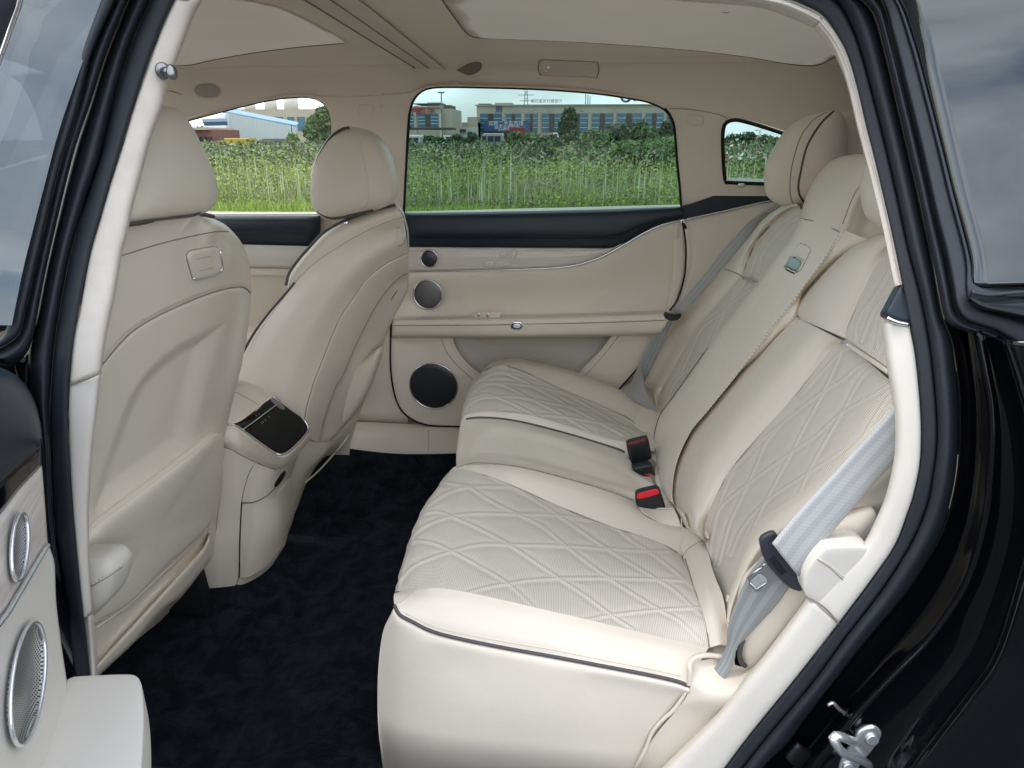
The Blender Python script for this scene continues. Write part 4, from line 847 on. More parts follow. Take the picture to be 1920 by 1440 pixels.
loft('backrest_bolster', [bk(a_-np.array([3, 2]), .004), bk(a_, -.003), bk(a_*.93+b_*.07, -.012), bk(a_*.78+b_*.22, -.022), bk(a_*.5+b_*.5, -.034), bk(a_*.2+b_*.8, -.022), bk(b_, -.006)], M['leather'], bkN, n=140, m=50, key='bb', solid=0)
NQ = [[(1582, 645), (1570, 673), (1543, 733), (1507, 800), (1483, 847), (1460, 890), (1427, 953), (1400, 1018), (1385, 1060)], [(1640, 680), (1610, 713), (1577, 773), (1520, 873), (1495, 930)],
      [(1660, 677), (1613, 683), (1580, 710), (1543, 733), (1500, 765), (1460, 797), (1397, 853), (1350, 905)], [(1690, 700), (1668, 717), (1640, 737), (1577, 773), (1530, 815), (1483, 847), (1410, 900), (1353, 947), (1335, 985)],
      [(1690, 725), (1667, 740), (1633, 790), (1600, 850)], [(1577, 845), (1513, 887), (1440, 935), (1390, 990), (1368, 1040)], [(1455, 805), (1433, 833), (1403, 903), (1370, 972), (1358, 1010), (1345, 1060)],
      [(1372, 885), (1348, 943), (1332, 1017), (1331, 1050)], [(1600, 645), (1580, 655), (1555, 680), (1500, 740)], [(1663, 770), (1640, 800), (1560, 870)]]
loft('quilted_panel', [bkr(QL, -.006), bk(cm(QL, 60)*.67+cm(QR, 60)*.33, -.004), bk(cm(QL, 60)*.33+cm(QR, 60)*.67, -.003), bkr(QR, -.010)], M['quilt'], bkN, n=330, m=160, key='qb', solid=0,
     disp=addf(ridges(NQ, .0026, 3.0), ridges(NQ, -.0026, 7.5)))
a_, b_ = cm(QR, 60), cm(OE_, 60)
loft('backrest_bolster', [bk(a_, -.010), bk(a_*.7+b_*.3, -.020), bk(a_*.3+b_*.7, -.018), bk(b_, 0)], M['leather'], bkN, n=100, m=20, key='bbo', solid=0)
q_ = bk(b_, 0); loft('backrest_bolster', [q_, q_+np.array([.012, -.004, 0]), q_+np.array([.05, 0, 0]), q_+np.array([.16, 0, 0])], M['trim'], bkN, n=80, m=14, key='bbs', solid=0)
# side wing below the belt with its dark piping
sw = atY([(1395, 1100), (1440, 1060), (1500, 1010), (1600, 960), (1640, 960), (1600, 1060), (1500, 1150), (1440, 1215), (1400, 1247), (1392, 1243), (1387, 1225), (1388, 1190), (1386, 1140)], .925)
pillow('side_wing', sw, M['trim'], bkN, front=.025, back=.05, p=3.2, key='wing', n=90)
tube('piping', atY([(1393, 1200), (1388, 1215), (1387, 1230), (1391, 1243), (1398, 1249)], .905), .004, M['piping'], bkN, n=20)
# upper shoulder of the near backrest, chrome bar, quilted head area
US = [(1497, 597), (1493, 587), (1495, 571), (1507, 550), (1527, 527), (1553, 500), (1593, 465), (1627, 447), (1657, 435), (1720, 415)]
UQ = [(1585, 634), (1590, 612), (1602, 583), (1622, 538), (1643, 497), (1667, 470), (1730, 430)]
a_, b_ = cm(US, 50), cm(UQ, 50)
loft('upper_backrest', [bk(a_, .02), bk(a_*.94+b_*.06, -.012), bk(a_*.75+b_*.25, -.034), bk(a_*.4+b_*.6, -.040), bk(b_, -.024)], M['leather'], bkN, n=90, m=40, key='ub', solid=0)
URr = [(1670, 692), (1690, 640), (1720, 590), (1760, 530), (1800, 480)]
UL2 = [[(1600, 640), (1606, 600), (1640, 550), (1670, 500)], [(1612, 640), (1640, 575), (1680, 545)], [(1640, 655), (1650, 600), (1660, 560)], [(1645, 665), (1665, 620), (1690, 590)]]
b2 = cm(URr, 50)
loft('quilted_panel', [bk(b_, -.024), bk(b_*.5+b2*.5, -.028), bk(b2, -.02)], M['quilt'], bkN, n=130, m=60, key='uq', solid=0, disp=addf(ridges(UL2, .0035, 3.5), ridges(UL2, -.0036, 9)))
loft('upper_backrest', [bk([(1497, 594), (1527, 610), (1583, 633), (1670, 690)], -.012), bk([(1497, 600), (1526, 618), (1582, 642), (1668, 700)], -.006)], M['leather'], bkN, n=20, m=4, solid=0)
seam(SV[4:], ['bb', 'cen'] if 'cen' in BV else ['bb'], .0010, M['seam'], bkN); tube('seam', bk([(1498, 598), (1527, 614), (1583, 637)], -.012), .0013, M['seam'], bkN, n=30)
tube('trim_bar', bk([(1584, 644), (1590, 647), (1625, 670), (1668, 699)], -.022), .0036, M['leather'], bkN, n=24, sides=10)
pillow('bar_clip', bk(rrect(1587, 645, 9, 6, 2.5, 30), -.024), M['steel'], bkN, front=.004, back=.004, n=20, rings=4)
pillow('pocket_loop', bk(rrect(1325, 1003, 6, 14, 3, -15), -.012), M['leather'], bkN, front=.003, back=.003, n=20, rings=4)
pillow('pocket_loop', atY(rrect(1365, 1122, 6, 14, 3, 15), 1.0), M['leather'], bkN, front=.003, back=.003, n=20, rings=4)
# backing sheet so that no gap opens between the cushions
loft('backrest_core', [[(.34, y, .40) for y in (.98, 1.6, 2.22)], [(.43, y, .62) for y in (.98, 1.6, 2.22)], [(.55, y, .90) for y in (1.0, 1.6, 2.2)], [(.64, y, 1.10) for y in (1.05, 1.6, 2.15)], [(.85, y, 1.10) for y in (1.05, 1.6, 2.15)]], M['leather'], rb, n=20, m=30, solid=0, key='bcore', ref=(-1, 1.5, 1))
# ---------------------------------------------------------------- centre section with fold-down armrest
bkC = part('centre_armrest', rb, 'folded centre armrest with stitched edge')
CLf = [(1283, 960), (1262, 945), (1243, 922), (1235, 898), (1230, 873), (1228, 847), (1226, 815), (1238, 778), (1285, 712), (1330, 648), (1360, 607), (1418, 533), (1453, 483), (1483, 445), (1500, 409)]
ST = [(1292, 990), (1280, 965), (1262, 940), (1262, 900), (1272, 856), (1295, 808), (1325, 772), (1373, 713), (1410, 665), (1450, 610), (1483, 570), (1510, 533), (1542, 490), (1567, 450), (1577, 430)]
SVx = [(1317, 1010), (1290, 993), (1278, 977), (1265, 957), (1258, 943), (1257, 920), (1257, 897), (1267, 863), (1275, 850), (1293, 813), (1320, 778), (1340, 753), (1383, 703), (1423, 667), (1460, 627), (1493, 594), (1508, 548), (1527, 527), (1572, 482), (1626, 448)]
a_, b_ = cm(CLf, 90), cm(ST, 90); c_ = cm(SVx, 90)
loft('armrest_face', [bk(a_, .03), bk(a_*.985+b_*.015, -.004), bk(a_*.93+b_*.07, -.028), bk(a_*.6+b_*.4, -.032), bk(a_*.2+b_*.8, -.030), bk(b_, -.028), bk(b_*.8+c_*.2, -.022), bk(b_*.3+c_*.7, -.012), bk(c_*1.0, -.002), bk(c_+np.array([4, 3]), .008)], M['leather'], bkC, n=180, m=90, key='cen', solid=0)
dots = cm(ST[5:], 62)
for i in range(0, 62): pass
V_, F_ = [], []
for i in range(61):
    s = drape([dots[i], dots[i]*.45+dots[i+1]*.55], ['cen'], .0006, n=2)
    d = (s[1]-s[0]); nrm_ = CAM-s[0]; nrm_ /= np.linalg.norm(nrm_); sd = np.cross(d, nrm_); sd /= np.linalg.norm(sd)+1e-9; sd *= .0009
    k = len(V_); V_ += [s[0]-sd, s[0]+sd, s[1]+sd, s[1]-sd, (s[0]+s[1])/2+nrm_*.0012]; F_ += [(k, k+1, k+4), (k+1, k+2, k+4), (k+2, k+3, k+4), (k+3, k, k+4)]
tag(mesh('stitches', V_, F_, M['seamsoft'], bkC), kind='stuff')
seam([(x+5, y+3) for x, y in ST[5:]], ['cen'], .0009, M['seamlight'], bkC, 'stitch_line')
seam([(1230, 830), (1227, 818), (1238, 779), (1262, 745), (1290, 706), (1329, 650)], ['cen'], .0026, M['piping'], bkC, 'piping', lift=.001, taper=True)
seam([(1501, 410), (1525, 415), (1552, 425), (1573, 434)], ['cen'], .0014, M['seam'], bkC)
# raised head part of the centre section
HT = [(1500, 409), (1503, 395), (1510, 372), (1518, 353), (1533, 327), (1553, 305), (1570, 296), (1593, 290.5), (1623, 288), (1680, 290)]
HS = [(1574, 435), (1583, 410), (1590, 390), (1597, 375), (1610, 352), (1630, 328), (1655, 312), (1690, 305)]
HR = [(1626, 448), (1632, 430), (1638, 412), (1644, 392), (1645, 370), (1660, 350), (1690, 330)]
a_, b_, c_ = cm(HT, 60), cm(HS, 60), cm(HR, 60)
loft('headrest_face', [bk(a_, .06), bk(a_*.985+b_*.015, .01), bk(a_*.9+b_*.1, -.022), bk(a_*.5+b_*.5, -.034), bk(b_, -.026), bk(b_*.6+c_*.4, -.006), bk(c_, .03), bk(c_+np.array([60, 0]), .04)], M['leather'], bkC, n=90, m=60, key='chead', solid=0)
seam([(1580, 420), (1583, 412), (1597, 375), (1610, 352), (1630, 328), (1650, 315)], ['chead'], .0010, M['seam'], bkC)
loft('shoulder_shell', [bk(cm([(1560, 500), (1600, 455), (1650, 420), (1720, 400)], 30), .035), bk(cm([(1590, 470), (1625, 400), (1660, 360), (1720, 340)], 30), .035), bk(cm([(1600, 330), (1640, 310), (1680, 300), (1720, 300)], 30), .09)], M['leather'], bkC, n=30, m=20, solid=0)
# release latch
lt = part('release_latch', bkC)
pillow('latch_well', drape(rrect(1499, 483, 26, 52, 7, 27), ['cen'], .0006), M['leather'], lt, front=.0015, back=.003, p=6, n=40, rings=4)
loft('latch_well', [drape([(1487, 483), (1503, 456), (1512, 453)], ['cen'], .003, n=12), drape([(1504, 487), (1519, 462), (1524, 458)], ['cen'], .003, n=12)], M['trim'], lt, n=12, m=6, solid=0)
tube('well_edge', drape(rrect(1499, 483, 26, 54, 7, 27), ['cen'], .001), .0008, M['seam'], lt, closed=True)
pillow('latch_button', drape(rrect(1489, 495, 24, 22, 3, 27), ['cen'], .004), pmat('latch_grey', (.26, .31, .30), .35, metal=.3), lt, front=.003, back=.003, p=6, n=40, rings=4)
seam([(1487, 482), (1495, 482), (1506, 489)], ['cen'], .0016, M['chrome'], lt, 'latch_edge', lift=.006)
seam([(1471, 499), (1480, 506), (1491, 510)], ['cen'], .0020, M['chrome'], lt, 'latch_edge', lift=.006)
seam([(1474, 505), (1481, 509), (1489, 512)], ['cen'], .0016, M['black'], lt, 'latch_gap', lift=.004)
# ---------------------------------------------------------------- far backrest
bkF = part('backrest', rb, 'far backrest beside the window, partly behind the centre armrest')
FL_ = [(1240, 785), (1222, 752), (1212, 737), (1205, 725), (1205, 707), (1210, 687), (1223, 657), (1260, 603), (1277, 583), (1313, 545), (1360, 493), (1402, 442), (1427, 410), (1467, 386), (1490, 380)]
FQL = [(1242, 792), (1235, 745), (1257, 700), (1282, 657), (1307, 613), (1345, 570), (1370, 540), (1390, 515), (1400, 490), (1412, 462), (1440, 425), (1475, 395), (1500, 388)]
a_, b_ = cm(FL_, 80), cm(FQL, 80); c_ = cm(CLf[4:], 80)
c_ = np.array([np.interp(np.linspace(0, 1, 80), np.linspace(0, 1, 80), c_[:, i]) for i in (0, 1)]).T
def fb_(p, off): return bk(p, off)
loft('backrest_bolster', [fb_(a_, .09), fb_(a_*.97+b_*.03, .05), fb_(a_*.8+b_*.2, .028), fb_(a_*.4+b_*.6, .02), fb_(b_, .036)], M['leather'], bkF, n=140, m=36, key='fb1', solid=0)
FBQ = [[(1395, 525), (1387, 540), (1370, 567), (1353, 585), (1317, 612), (1300, 643), (1287, 673), (1270, 710)], [(1415, 535), (1407, 540), (1370, 568), (1355, 588), (1338, 627), (1320, 660)], [(1290, 690), (1265, 715), (1245, 760)],
       [(1405, 510), (1420, 470), (1450, 430), (1480, 405)], [(1420, 510), (1430, 470), (1470, 425), (1495, 405)], [(1400, 500), (1405, 470), (1440, 430)]]
loft('quilted_panel', [fb_(b_, .036), fb_(b_*.5+c_*.5+0, .040), fb_(c_+np.array([14, 8]), .045)], M['quilt'], bkF, n=320, m=130, key='fb2', solid=0, disp=addf(ridges(FBQ, .0052, 2.0), ridges(FBQ, -.0050, 5)))
tube('trim_bar', fb_(np.array([(1394, 521), (1400, 523), (1420, 534)], float), .026), .0040, M['chrome'], bkF, n=10)
tube('seam', fb_(np.array([(1360, 505), (1375, 510), (1393, 519)], float), .014), .0013, M['seam'], bkF, n=14)
# headrests of the rear bench
hr = part('headrest', rb, 'far rear headrest with a dark piped edge')
ho = atY([(1434, 345), (1433, 325), (1437, 308), (1443, 294), (1457, 268), (1473, 245), (1493, 228), (1517, 217), (1540, 211), (1563, 208), (1580, 216), (1590, 250), (1585, 300), (1560, 350), (1540, 385), (1503, 392), (1487, 390), (1460, 383), (1442, 371), (1435, 358)], 1.93)
pillow('headrest_body', ho, M['leather'], hr, front=.085, back=.07, p=2.9, key='hrf', n=110, nrm=(-.35, -.93, .05))
seam([(1550, 211), (1535, 218), (1520, 230), (1502, 255), (1490, 290), (1483, 322), (1481, 347), (1483, 372), (1492, 386), (1503, 390)], ['hrf'], .0012, M['seam'], hr)
seam([(1563, 209), (1543, 227), (1523, 255), (1510, 283), (1502, 318), (1497, 347), (1499, 365), (1508, 380)], ['hrf'], .0026, M['piping'], hr, 'piping')
hr2 = part('headrest', rb, 'far wing of the rear headrest in shade')
ho = atY([(1560, 214), (1600, 205), (1660, 205), (1700, 240), (1690, 300), (1600, 310), (1550, 330), (1535, 300), (1545, 250)], 2.0)
pillow('headrest_body', ho, M['leather'], hr2, front=.03, back=.05, p=2.8, n=80, key='hrw', nrm=(-.35, -.93, .05))
hr3 = part('headrest', rb, 'near rear headrest mostly hidden by the door pillar')
ho = hit([(1645, 395), (1642, 380), (1646, 350), (1665, 310), (1720, 270), (1780, 290), (1800, 360), (1760, 430), (1690, 440), (1655, 428)], bpl(-.02), .4, 3)
pillow('headrest_body', ho, M['leather'], hr3, front=.06, back=.06, p=2.9, n=80)

# =================================================================== FRONT SEATS
fn = thing('front_seat', 'near front seat seen from behind, cream leather back with big map pocket', 'front seat', (-.9, 1.25, .27), 'front seats seen from the rear')
def sbp(off): return lambda x, y, z: -(x-(-.875+.285*(z-.34))-off+.30*(y-1.30)**2)
def sb_(pts, off=0): return hit(pts, sbp(off), .5, 4)
bk1 = part('backrest', fn)
so_ = [(130, 470), (160, 440), (240, 420), (300, 410), (350, 405), (380, 404), (400, 407), (427, 426), (447, 446), (459, 467), (467, 500), (470, 523), (470, 563), (463, 630), (453, 680), (440, 730), (427, 780), (420, 813), (415, 847), (412, 913), (403, 980), (398, 1043), (385, 1090), (350, 1112), (300, 1130), (200, 1240), (120, 1320), (90, 1250), (90, 900), (100, 600)]
REC = [(168, 960), (182, 900), (200, 847), (227, 773), (253, 720), (287, 680), (333, 643), (383, 617), (420, 600), (428, 602), (412, 650), (398, 690), (383, 747), (365, 830), (357, 845), (300, 889), (200, 962)]
# shell: lofted rows from the left edge to the right silhouette, turning round the edge
LFt = [(235, 424), (215, 480), (190, 560), (165, 640), (145, 740), (128, 850), (118, 960), (112, 1060), (105, 1160), (100, 1270)]
RTt = [(385, 404), (425, 425), (457, 465), (469, 520), (468, 580), (455, 670), (432, 765), (417, 840), (411, 920), (398, 1040)]
TOPc = [(235, 424), (300, 412), (350, 405.5), (385, 404)]
rowsA = []
for i in range(10):
    l, r = np.array(LFt[i], float), np.array(RTt[i], float)
    P = np.array([l*(1-t)+r*t+np.array([0, -8*math.sin(math.pi*t)*(1-i/9) if i < 2 else 0]) for t in (0, .25, .5, .75, .9)])
    q = sb_(P, 0); e = atY([r], 1.475)[0]; base = q[-1]
    qq = np.vstack([q, [base*.35+e*.65+np.array([.006, 0, 0])], [e], [e+np.array([-.035, .012, 0])], [e+np.array([-.11, .0, 0])]])
    rowsA.append(qq)
loft('back_shell', rowsA, M['leather'], bk1, n=200, m=220, key='s1', solid=0, disp=addf(pad_disp(REC, -.015, 36),
     ridges([[(193, 682), (217, 653), (250, 620), (300, 590), (367, 560), (417, 543), (450, 538), (467, 547)]], -.003, 4)))
# rounded top of the shell
a_ = cm(rowsA[0], 60); loft('back_shell', [a_, a_+np.array([-.02, 0, .012]), a_+np.array([-.06, 0, .010]), a_+np.array([-.10, 0, -.02])], M['leather'], bk1, n=60, m=12, solid=0)
seam([(225, 480), (270, 466), (300, 457), (340, 447), (383, 438), (410, 434), (428, 434)], ['s1'], .0011, M['seam'], bk1)
seam([(190, 686), (217, 653), (250, 620), (300, 590), (367, 560), (417, 543), (450, 538), (462, 541), (469, 550)], ['s1'], .0015, M['seam'], bk1)
tube('piping', atX([(200, 428), (243, 420), (300, 412), (350, 405), (378, 402), (400, 406)], -.655), .004, M['piping'], bk1, n=40)
# map pocket, proud of the shell
pko = [(150, 1010), (168, 996), (177, 983), (200, 962), (300, 888), (357, 843), (383, 821), (400, 809), (409, 809), (413, 820), (411, 880), (406, 940), (397, 965), (367, 1002), (300, 1062), (233, 1130), (180, 1160), (120, 1190), (100, 1100), (110, 1040)]
pk_ = sb_(cm(pko+[pko[0]], 90)[:-1], .006)
pillow('map_pocket', pk_, M['leather'], bk1, front=.020, back=.012, p=4.5, key='pk1', closed_in=False, rings=10)
seam([(175, 990), (205, 966), (305, 892), (360, 850), (390, 825), (405, 818)], ['pk1'], .0007, M['seamlight'], bk1, 'stitch_line')
lowo = [(120, 1190), (180, 1163), (233, 1134), (300, 1066), (367, 1006), (388, 990), (382, 1022), (333, 1075), (267, 1149), (182, 1240), (110, 1310)]
pillow('lower_valance', sb_(cm(lowo+[lowo[0]], 80)[:-1], .006), M['trim'], bk1, front=.006, back=.03, p=5, key='lv', closed_in=False)
seam([(180, 1178), (250, 1126), (310, 1070), (370, 1012)], ['lv'], .002, M['leather'], bk1)
R0_ = [(120, 1315), (183, 1244), (267, 1153), (333, 1080), (380, 1028), (392, 1000)]; R1_ = [(125, 1335), (185, 1267), (253, 1203), (300, 1148), (345, 1112), (395, 1050)]
a_, b_ = cm(R0_, 50), cm(R1_, 50)
loft('seat_rail_cover', [sb_(a_, -.01), sb_(a_, .022), sb_(a_*.5+b_*.5, .030), sb_(b_, .015), sb_(b_, -.06)], M['leather'], bk1, n=60, m=24, key='rail', solid=0)
loft('seat_rail_cover', [sb_(cm([(250, 1205), (300, 1150), (345, 1112), (398, 1045)], 20), .0), sb_(cm([(300, 1165), (330, 1135), (352, 1118), (385, 1098)], 20), -.05)], M['trim'], bk1, n=20, m=6, solid=0)
hb = part('pull_handle', fn)
ho_ = [(349, 482), (352, 474), (360, 469), (398, 463), (408, 465), (413, 472), (417, 498), (416, 507), (408, 513), (368, 523), (361, 521), (358, 513)]
pillow('handle_plate', drape(ho_+[ho_[0]], ['s1'], .001, n=40)[:-1], M['leather'], hb, front=.006, back=.006, p=5, key='hb', n=50, rings=5)
seam([(413, 470), (417, 498), (416, 507), (408, 513), (368, 524), (361, 521)], ['hb', 's1'], .0020, M['chrome'], hb, 'handle_rim', lift=.002)
seam([(361, 521), (358, 513), (349, 482), (352, 474), (360, 469), (398, 463), (408, 465), (413, 470)], ['s1'], .0011, M['seam'], hb, 'handle_gap', lift=.0008)
seam([(368, 487), (382, 483), (394, 481)], ['hb', 's1'], .0006, M['seamsoft'], hb, 'handle_mark', lift=.0004); seam([(374, 508), (388, 505), (398, 502)], ['hb', 's1'], .0006, M['seamsoft'], hb, 'handle_mark', lift=.0004)
h1 = part('headrest', fn)
ho = atX([(200, 330), (225, 250), (265, 205), (305, 199), (320, 212), (337, 236), (353, 268), (370, 303), (383, 337), (388.5, 360), (385, 377), (377, 392), (360, 402), (330, 407), (243, 418), (205, 415), (195, 380)], -.665)
pillow('headrest_body', ho, M['leather'], h1, front=.045, back=.10, p=3.4, n=110, nrm=(1, -.1, .0), key='h1')
tube('headrest_seam', atX([(235, 421), (300, 411), (360, 404), (375, 398)], -.635), .0022, M['piping'], h1, n=20)
tube('headrest_post', np.array([[-.70, 1.17, 1.02], [-.69, 1.17, 1.15]]), .007, M['chrome'], h1, sides=10); tube('headrest_post', np.array([[-.70, 1.31, 1.02], [-.69, 1.31, 1.15]]), .007, M['chrome'], h1, sides=10)
mesh('seat_base', *(lambda V: (V, [(0, 3, 2, 1), (4, 5, 6, 7), (0, 1, 5, 4), (1, 2, 6, 5), (2, 3, 7, 6), (3, 0, 4, 7)]))([(-1.45, 1.0, .36), (-.98, 1.0, .33), (-.98, 1.46, .33), (-1.45, 1.46, .36), (-1.45, 1.0, .60), (-.95, 1.0, .55), (-.95, 1.46, .55), (-1.45, 1.46, .60)]), M['leather'], fn, smooth=False)
mesh('seat_rail', *(lambda V: (V, [(0, 3, 2, 1), (4, 5, 6, 7), (0, 1, 5, 4), (1, 2, 6, 5), (2, 3, 7, 6), (3, 0, 4, 7)]))([(-1.4, 1.36, .27), (-.86, 1.36, .19), (-.86, 1.40, .19), (-1.4, 1.40, .19), (-1.4, 1.36, .30), (-.87, 1.36, .30), (-.87, 1.40, .30), (-1.4, 1.40, .30)]), M['blackplastic'], fn, smooth=False)

ff = thing('front_seat', 'far front seat seen side-on past the console, reclined cream back with piping', 'front seat', (-.9, 1.95, .27), 'front seats seen from the rear')
b2_ = part('backrest', ff)
# near side face (Y about 1.78) and the back face turning away to Y 2.15
FRn = [(742, 384), (700, 394), (660, 408), (633, 420), (606, 437), (582, 462), (560, 487), (543, 512), (537, 535), (540, 545), (520, 568), (500, 592), (478, 622), (458, 657), (440, 700), (425, 760), (420, 820)]
S1_ = [(757, 408), (735, 413), (707, 424), (680, 437), (640, 460), (600, 486), (570, 512), (548, 536), (540, 547), (524, 570), (504, 598), (482, 632), (464, 668), (452, 705), (444, 760), (440, 810)]
S2_ = [(766, 474), (745, 483), (720, 497), (700, 512), (680, 533), (660, 562), (640, 592), (622, 630), (605, 675), (590, 712), (578, 752), (570, 790), (565, 815)]
S3_ = [(766, 512), (757, 515), (740, 528), (725, 545), (713, 560), (700, 582), (690, 600), (674, 632), (660, 662), (643, 702), (630, 725), (618, 755), (604, 800), (598, 830)]
S4_ = [(766, 516), (764, 545), (752, 570), (738, 597), (722, 635), (712, 665), (700, 705), (688, 740), (672, 780), (660, 820), (650, 848)]
a_, b_, c_, d_, e_ = [cm(q, 90) for q in (FRn, S1_, S2_, S3_, S4_)]
prof = lambda a, b, ys, ye, n: [(a*(1-t)+b*t, ys*(1-t)+ye*t) for t in np.linspace(0, 1, n)]
def vy(p0, p1): return lambda n: np.linspace(p0, p1, n)
def aY(P, y0, y1): return atY(P, np.linspace(y0, y1, len(P)))
loft('front_bolster', [aY(a_, 2.08, 1.90), aY(a_*.93+b_*.07, 2.04, 1.84), aY(a_*.5+b_*.5, 2.02, 1.80), aY(b_, 2.03, 1.79)], M['leather'], b2_, n=120, m=20, key='f1', solid=0)
loft('side_panel', [aY(b_, 2.03, 1.79), aY(b_*.97+c_*.03, 2.025, 1.785), aY(b_*.7+c_*.3, 1.99, 1.765), aY(b_*.35+c_*.65, 1.985, 1.765), aY(b_*.04+c_*.96, 2.03, 1.80), aY(c_, 2.04, 1.81)], M['leather'], b2_, n=120, m=46, key='f2', solid=0)
loft('back_frame', [aY(c_, 2.04, 1.81), aY(c_*.93+d_*.07, 2.03, 1.80), aY(c_*.5+d_*.5, 2.06, 1.84), aY(c_*.06+d_*.94, 2.10, 1.90), aY(d_, 2.11, 1.92)], M['leather'], b2_, n=120, m=30, key='f3', solid=0)
loft('back_shell', [aY(d_, 2.11, 1.92), aY(d_*.9+e_*.1, 2.13, 1.95), aY(d_*.5+e_*.5, 2.16, 2.02), aY(e_*.92+d_*.08, 2.18, 2.12), aY(e_, 2.20, 2.16)], M['trim'], b2_, n=100, m=20, key='f4', solid=0)
tube('piping', aY(cm(FRn[:9], 90), 2.035, 1.92)+np.array([0, -.004, 0]), .0042, M['piping'], b2_)
tube('piping', aY(cm([(552, 530), (540, 545), (520, 568), (500, 592), (478, 622), (458, 657), (448, 680)], 60), 1.86, 1.80), .0034, M['piping'], b2_)
seam(S1_[:9], ['f1', 'f2'], .0010, M['seam'], b2_); seam(S2_, ['f2', 'f3'], .0014, M['seam'], b2_, lift=.0005); seam(S3_[:-1], ['f3', 'f4'], .0013, M['seam'], b2_, lift=.0004)
a_ = cm([(744, 383), (753, 398), (762, 420), (767, 450), (767.5, 480)], 20)
TP = [(742, 384), (744, 395), (740, 405), (757, 408)]
loft('back_shell', [aY(cm([(757, 408), (762, 430), (766, 474)], 20), 2.03, 2.05), aY(cm([(761, 412), (766, 435), (768, 476)], 20), 2.12, 2.12), aY(cm([(760, 412), (765, 435), (767, 476)], 20), 2.20, 2.20)], M['leather'], b2_, n=20, m=8, solid=0)
loft('back_shell', [aY(cm([(742, 383), (753, 396), (758, 409)], 20), 2.08, 2.03), aY(cm([(746, 384), (756, 396), (761, 411)], 20), 2.16, 2.14)], M['leather'], b2_, n=20, m=6, solid=0)
# pocket on the far back
po = [(718, 651), (712, 650), (673, 681), (650, 700), (638, 712), (628, 732), (612, 772), (602, 800), (600, 815), (606, 826), (617, 827), (624, 816), (640, 800), (667, 772), (690, 735), (707, 692), (716, 665)]
pillow('map_pocket', aY(cm(po+[po[0]], 80)[:-1], 2.10, 2.10)*1.0, M['leather'], b2_, front=.05, back=.03, p=4, key='f5', closed_in=False)
seam([(716, 655), (676, 687), (655, 706), (643, 722), (632, 750), (620, 785), (612, 815)], ['f5'], .0008, M['seamlight'], b2_, 'stitch_line')
# rail cover and base
r0_ = [(570, 905), (600, 870), (640, 815), (662, 775)]; r1_ = [(545, 975), (590, 890), (628, 848), (655, 848)]
RC = [[(545, 808), (572, 822), (600, 829), (622, 824), (646, 798), (674, 768)], [(535, 850), (565, 862), (597, 858), (622, 838), (645, 815), (668, 790)], [(525, 905), (558, 905), (583, 882), (608, 856), (635, 838), (660, 820)], [(515, 990), (548, 970), (575, 905), (600, 862), (628, 853), (655, 853)]]
loft('seat_rail_cover', [aY(cm(q, 40), 1.79, 2.13)+np.array([0, dy, 0]) for q, dy in zip(RC, (0, -.01, -.012, 0))], M['leather'], b2_, n=60, m=40, key='f6', solid=0)
seam([(572, 905), (600, 880), (640, 835), (655, 815)], ['f6'], .0030, M['leather'], b2_, 'cover_edge', lift=.002)
bt = part('massage_button', ff)
hx = [(743, 428), (752, 426), (757, 432), (760, 450), (757, 458), (746, 463), (742, 452)]
pillow('button_plate', drape(hx+[hx[0]], ['f2', 'f1'], .002, n=30)[:-1], M['trim'], bt, front=.003, back=.005, p=5, n=30, rings=4)
seam([(743, 428), (752, 426), (757, 432), (760, 450), (757, 457), (745, 462)], ['f2'], .0014, M['chrome'], bt, 'button_rim', lift=.008)
seam([(745, 545), (739, 553), (733, 564)], ['f4', 'f3'], .003, M['seam'], bt, 'pocket_tag', lift=.002, taper=True)
h2 = part('headrest', ff)
ho = atY([(587.5, 353), (590, 320), (600, 290), (620, 258), (640, 243), (660, 238.5), (680, 241), (700, 250), (717, 264), (730, 288), (740, 320), (744.5, 350), (742, 370), (730, 384), (690, 398), (660, 404), (633, 409.5), (615, 408), (599, 398), (591, 382)], 1.97)
pillow('headrest_body', ho, M['leather'], h2, front=.10, back=.10, p=3.6, n=120, key='h2', nrm=(.12, -1, 0))
tube('piping', atY([(655, 239), (640, 243), (620, 258), (600, 290), (590, 320), (587.5, 353), (591, 382), (599, 398), (615, 408), (633, 409.5), (660, 404), (700, 395)], 1.90), .0036, M['piping'], h2, n=80)
seam([(700, 250), (686, 254), (678, 268), (678, 285), (682, 300), (689, 330), (692, 365), (686, 385), (672, 398)], ['h2'], .0014, M['seamlight'], h2, 'stitch_line')
tube('headrest_post', atY([(650, 400), (650, 440)], 2.0), .007, M['chrome'], h2, sides=10)
boxm('seat_base', (-1.5, 1.85, .34), (-.95, 2.2, .52), M['leather'], ff)

# =================================================================== CENTRE CONSOLE
co = thing('centre_console', 'cream centre console between the front seats with a glossy black rear touch panel', 'centre console', (-.8, 1.6, .27))
# top armrest lid
lid = [atY(cm(q, 30)) for q in ([(385, 760, 1.50), (425, 718, 1.54), (450, 713, 1.60), (484, 724, 1.66)], [(392, 775, 1.50), (430, 737, 1.535), (460, 726, 1.60), (496, 734, 1.66)], [(398, 787, 1.50), (432, 762, 1.525), (472, 742, 1.60), (505, 741, 1.66)], [(404, 799, 1.495), (428, 795, 1.50), (470, 772, 1.57), (511, 745, 1.66)])]
loft('armrest_lid', [lid[0] + np.array([-.25, 0, .0]), lid[0]+np.array([-.10, 0, .0]), lid[0], lid[1], lid[2], lid[3]], M['leather'], co, n=40, m=50, key='lid', solid=0)
seam([(436, 733), (448, 738), (470, 750), (485, 760)], ['lid'], .0008, M['seamsoft'], co)
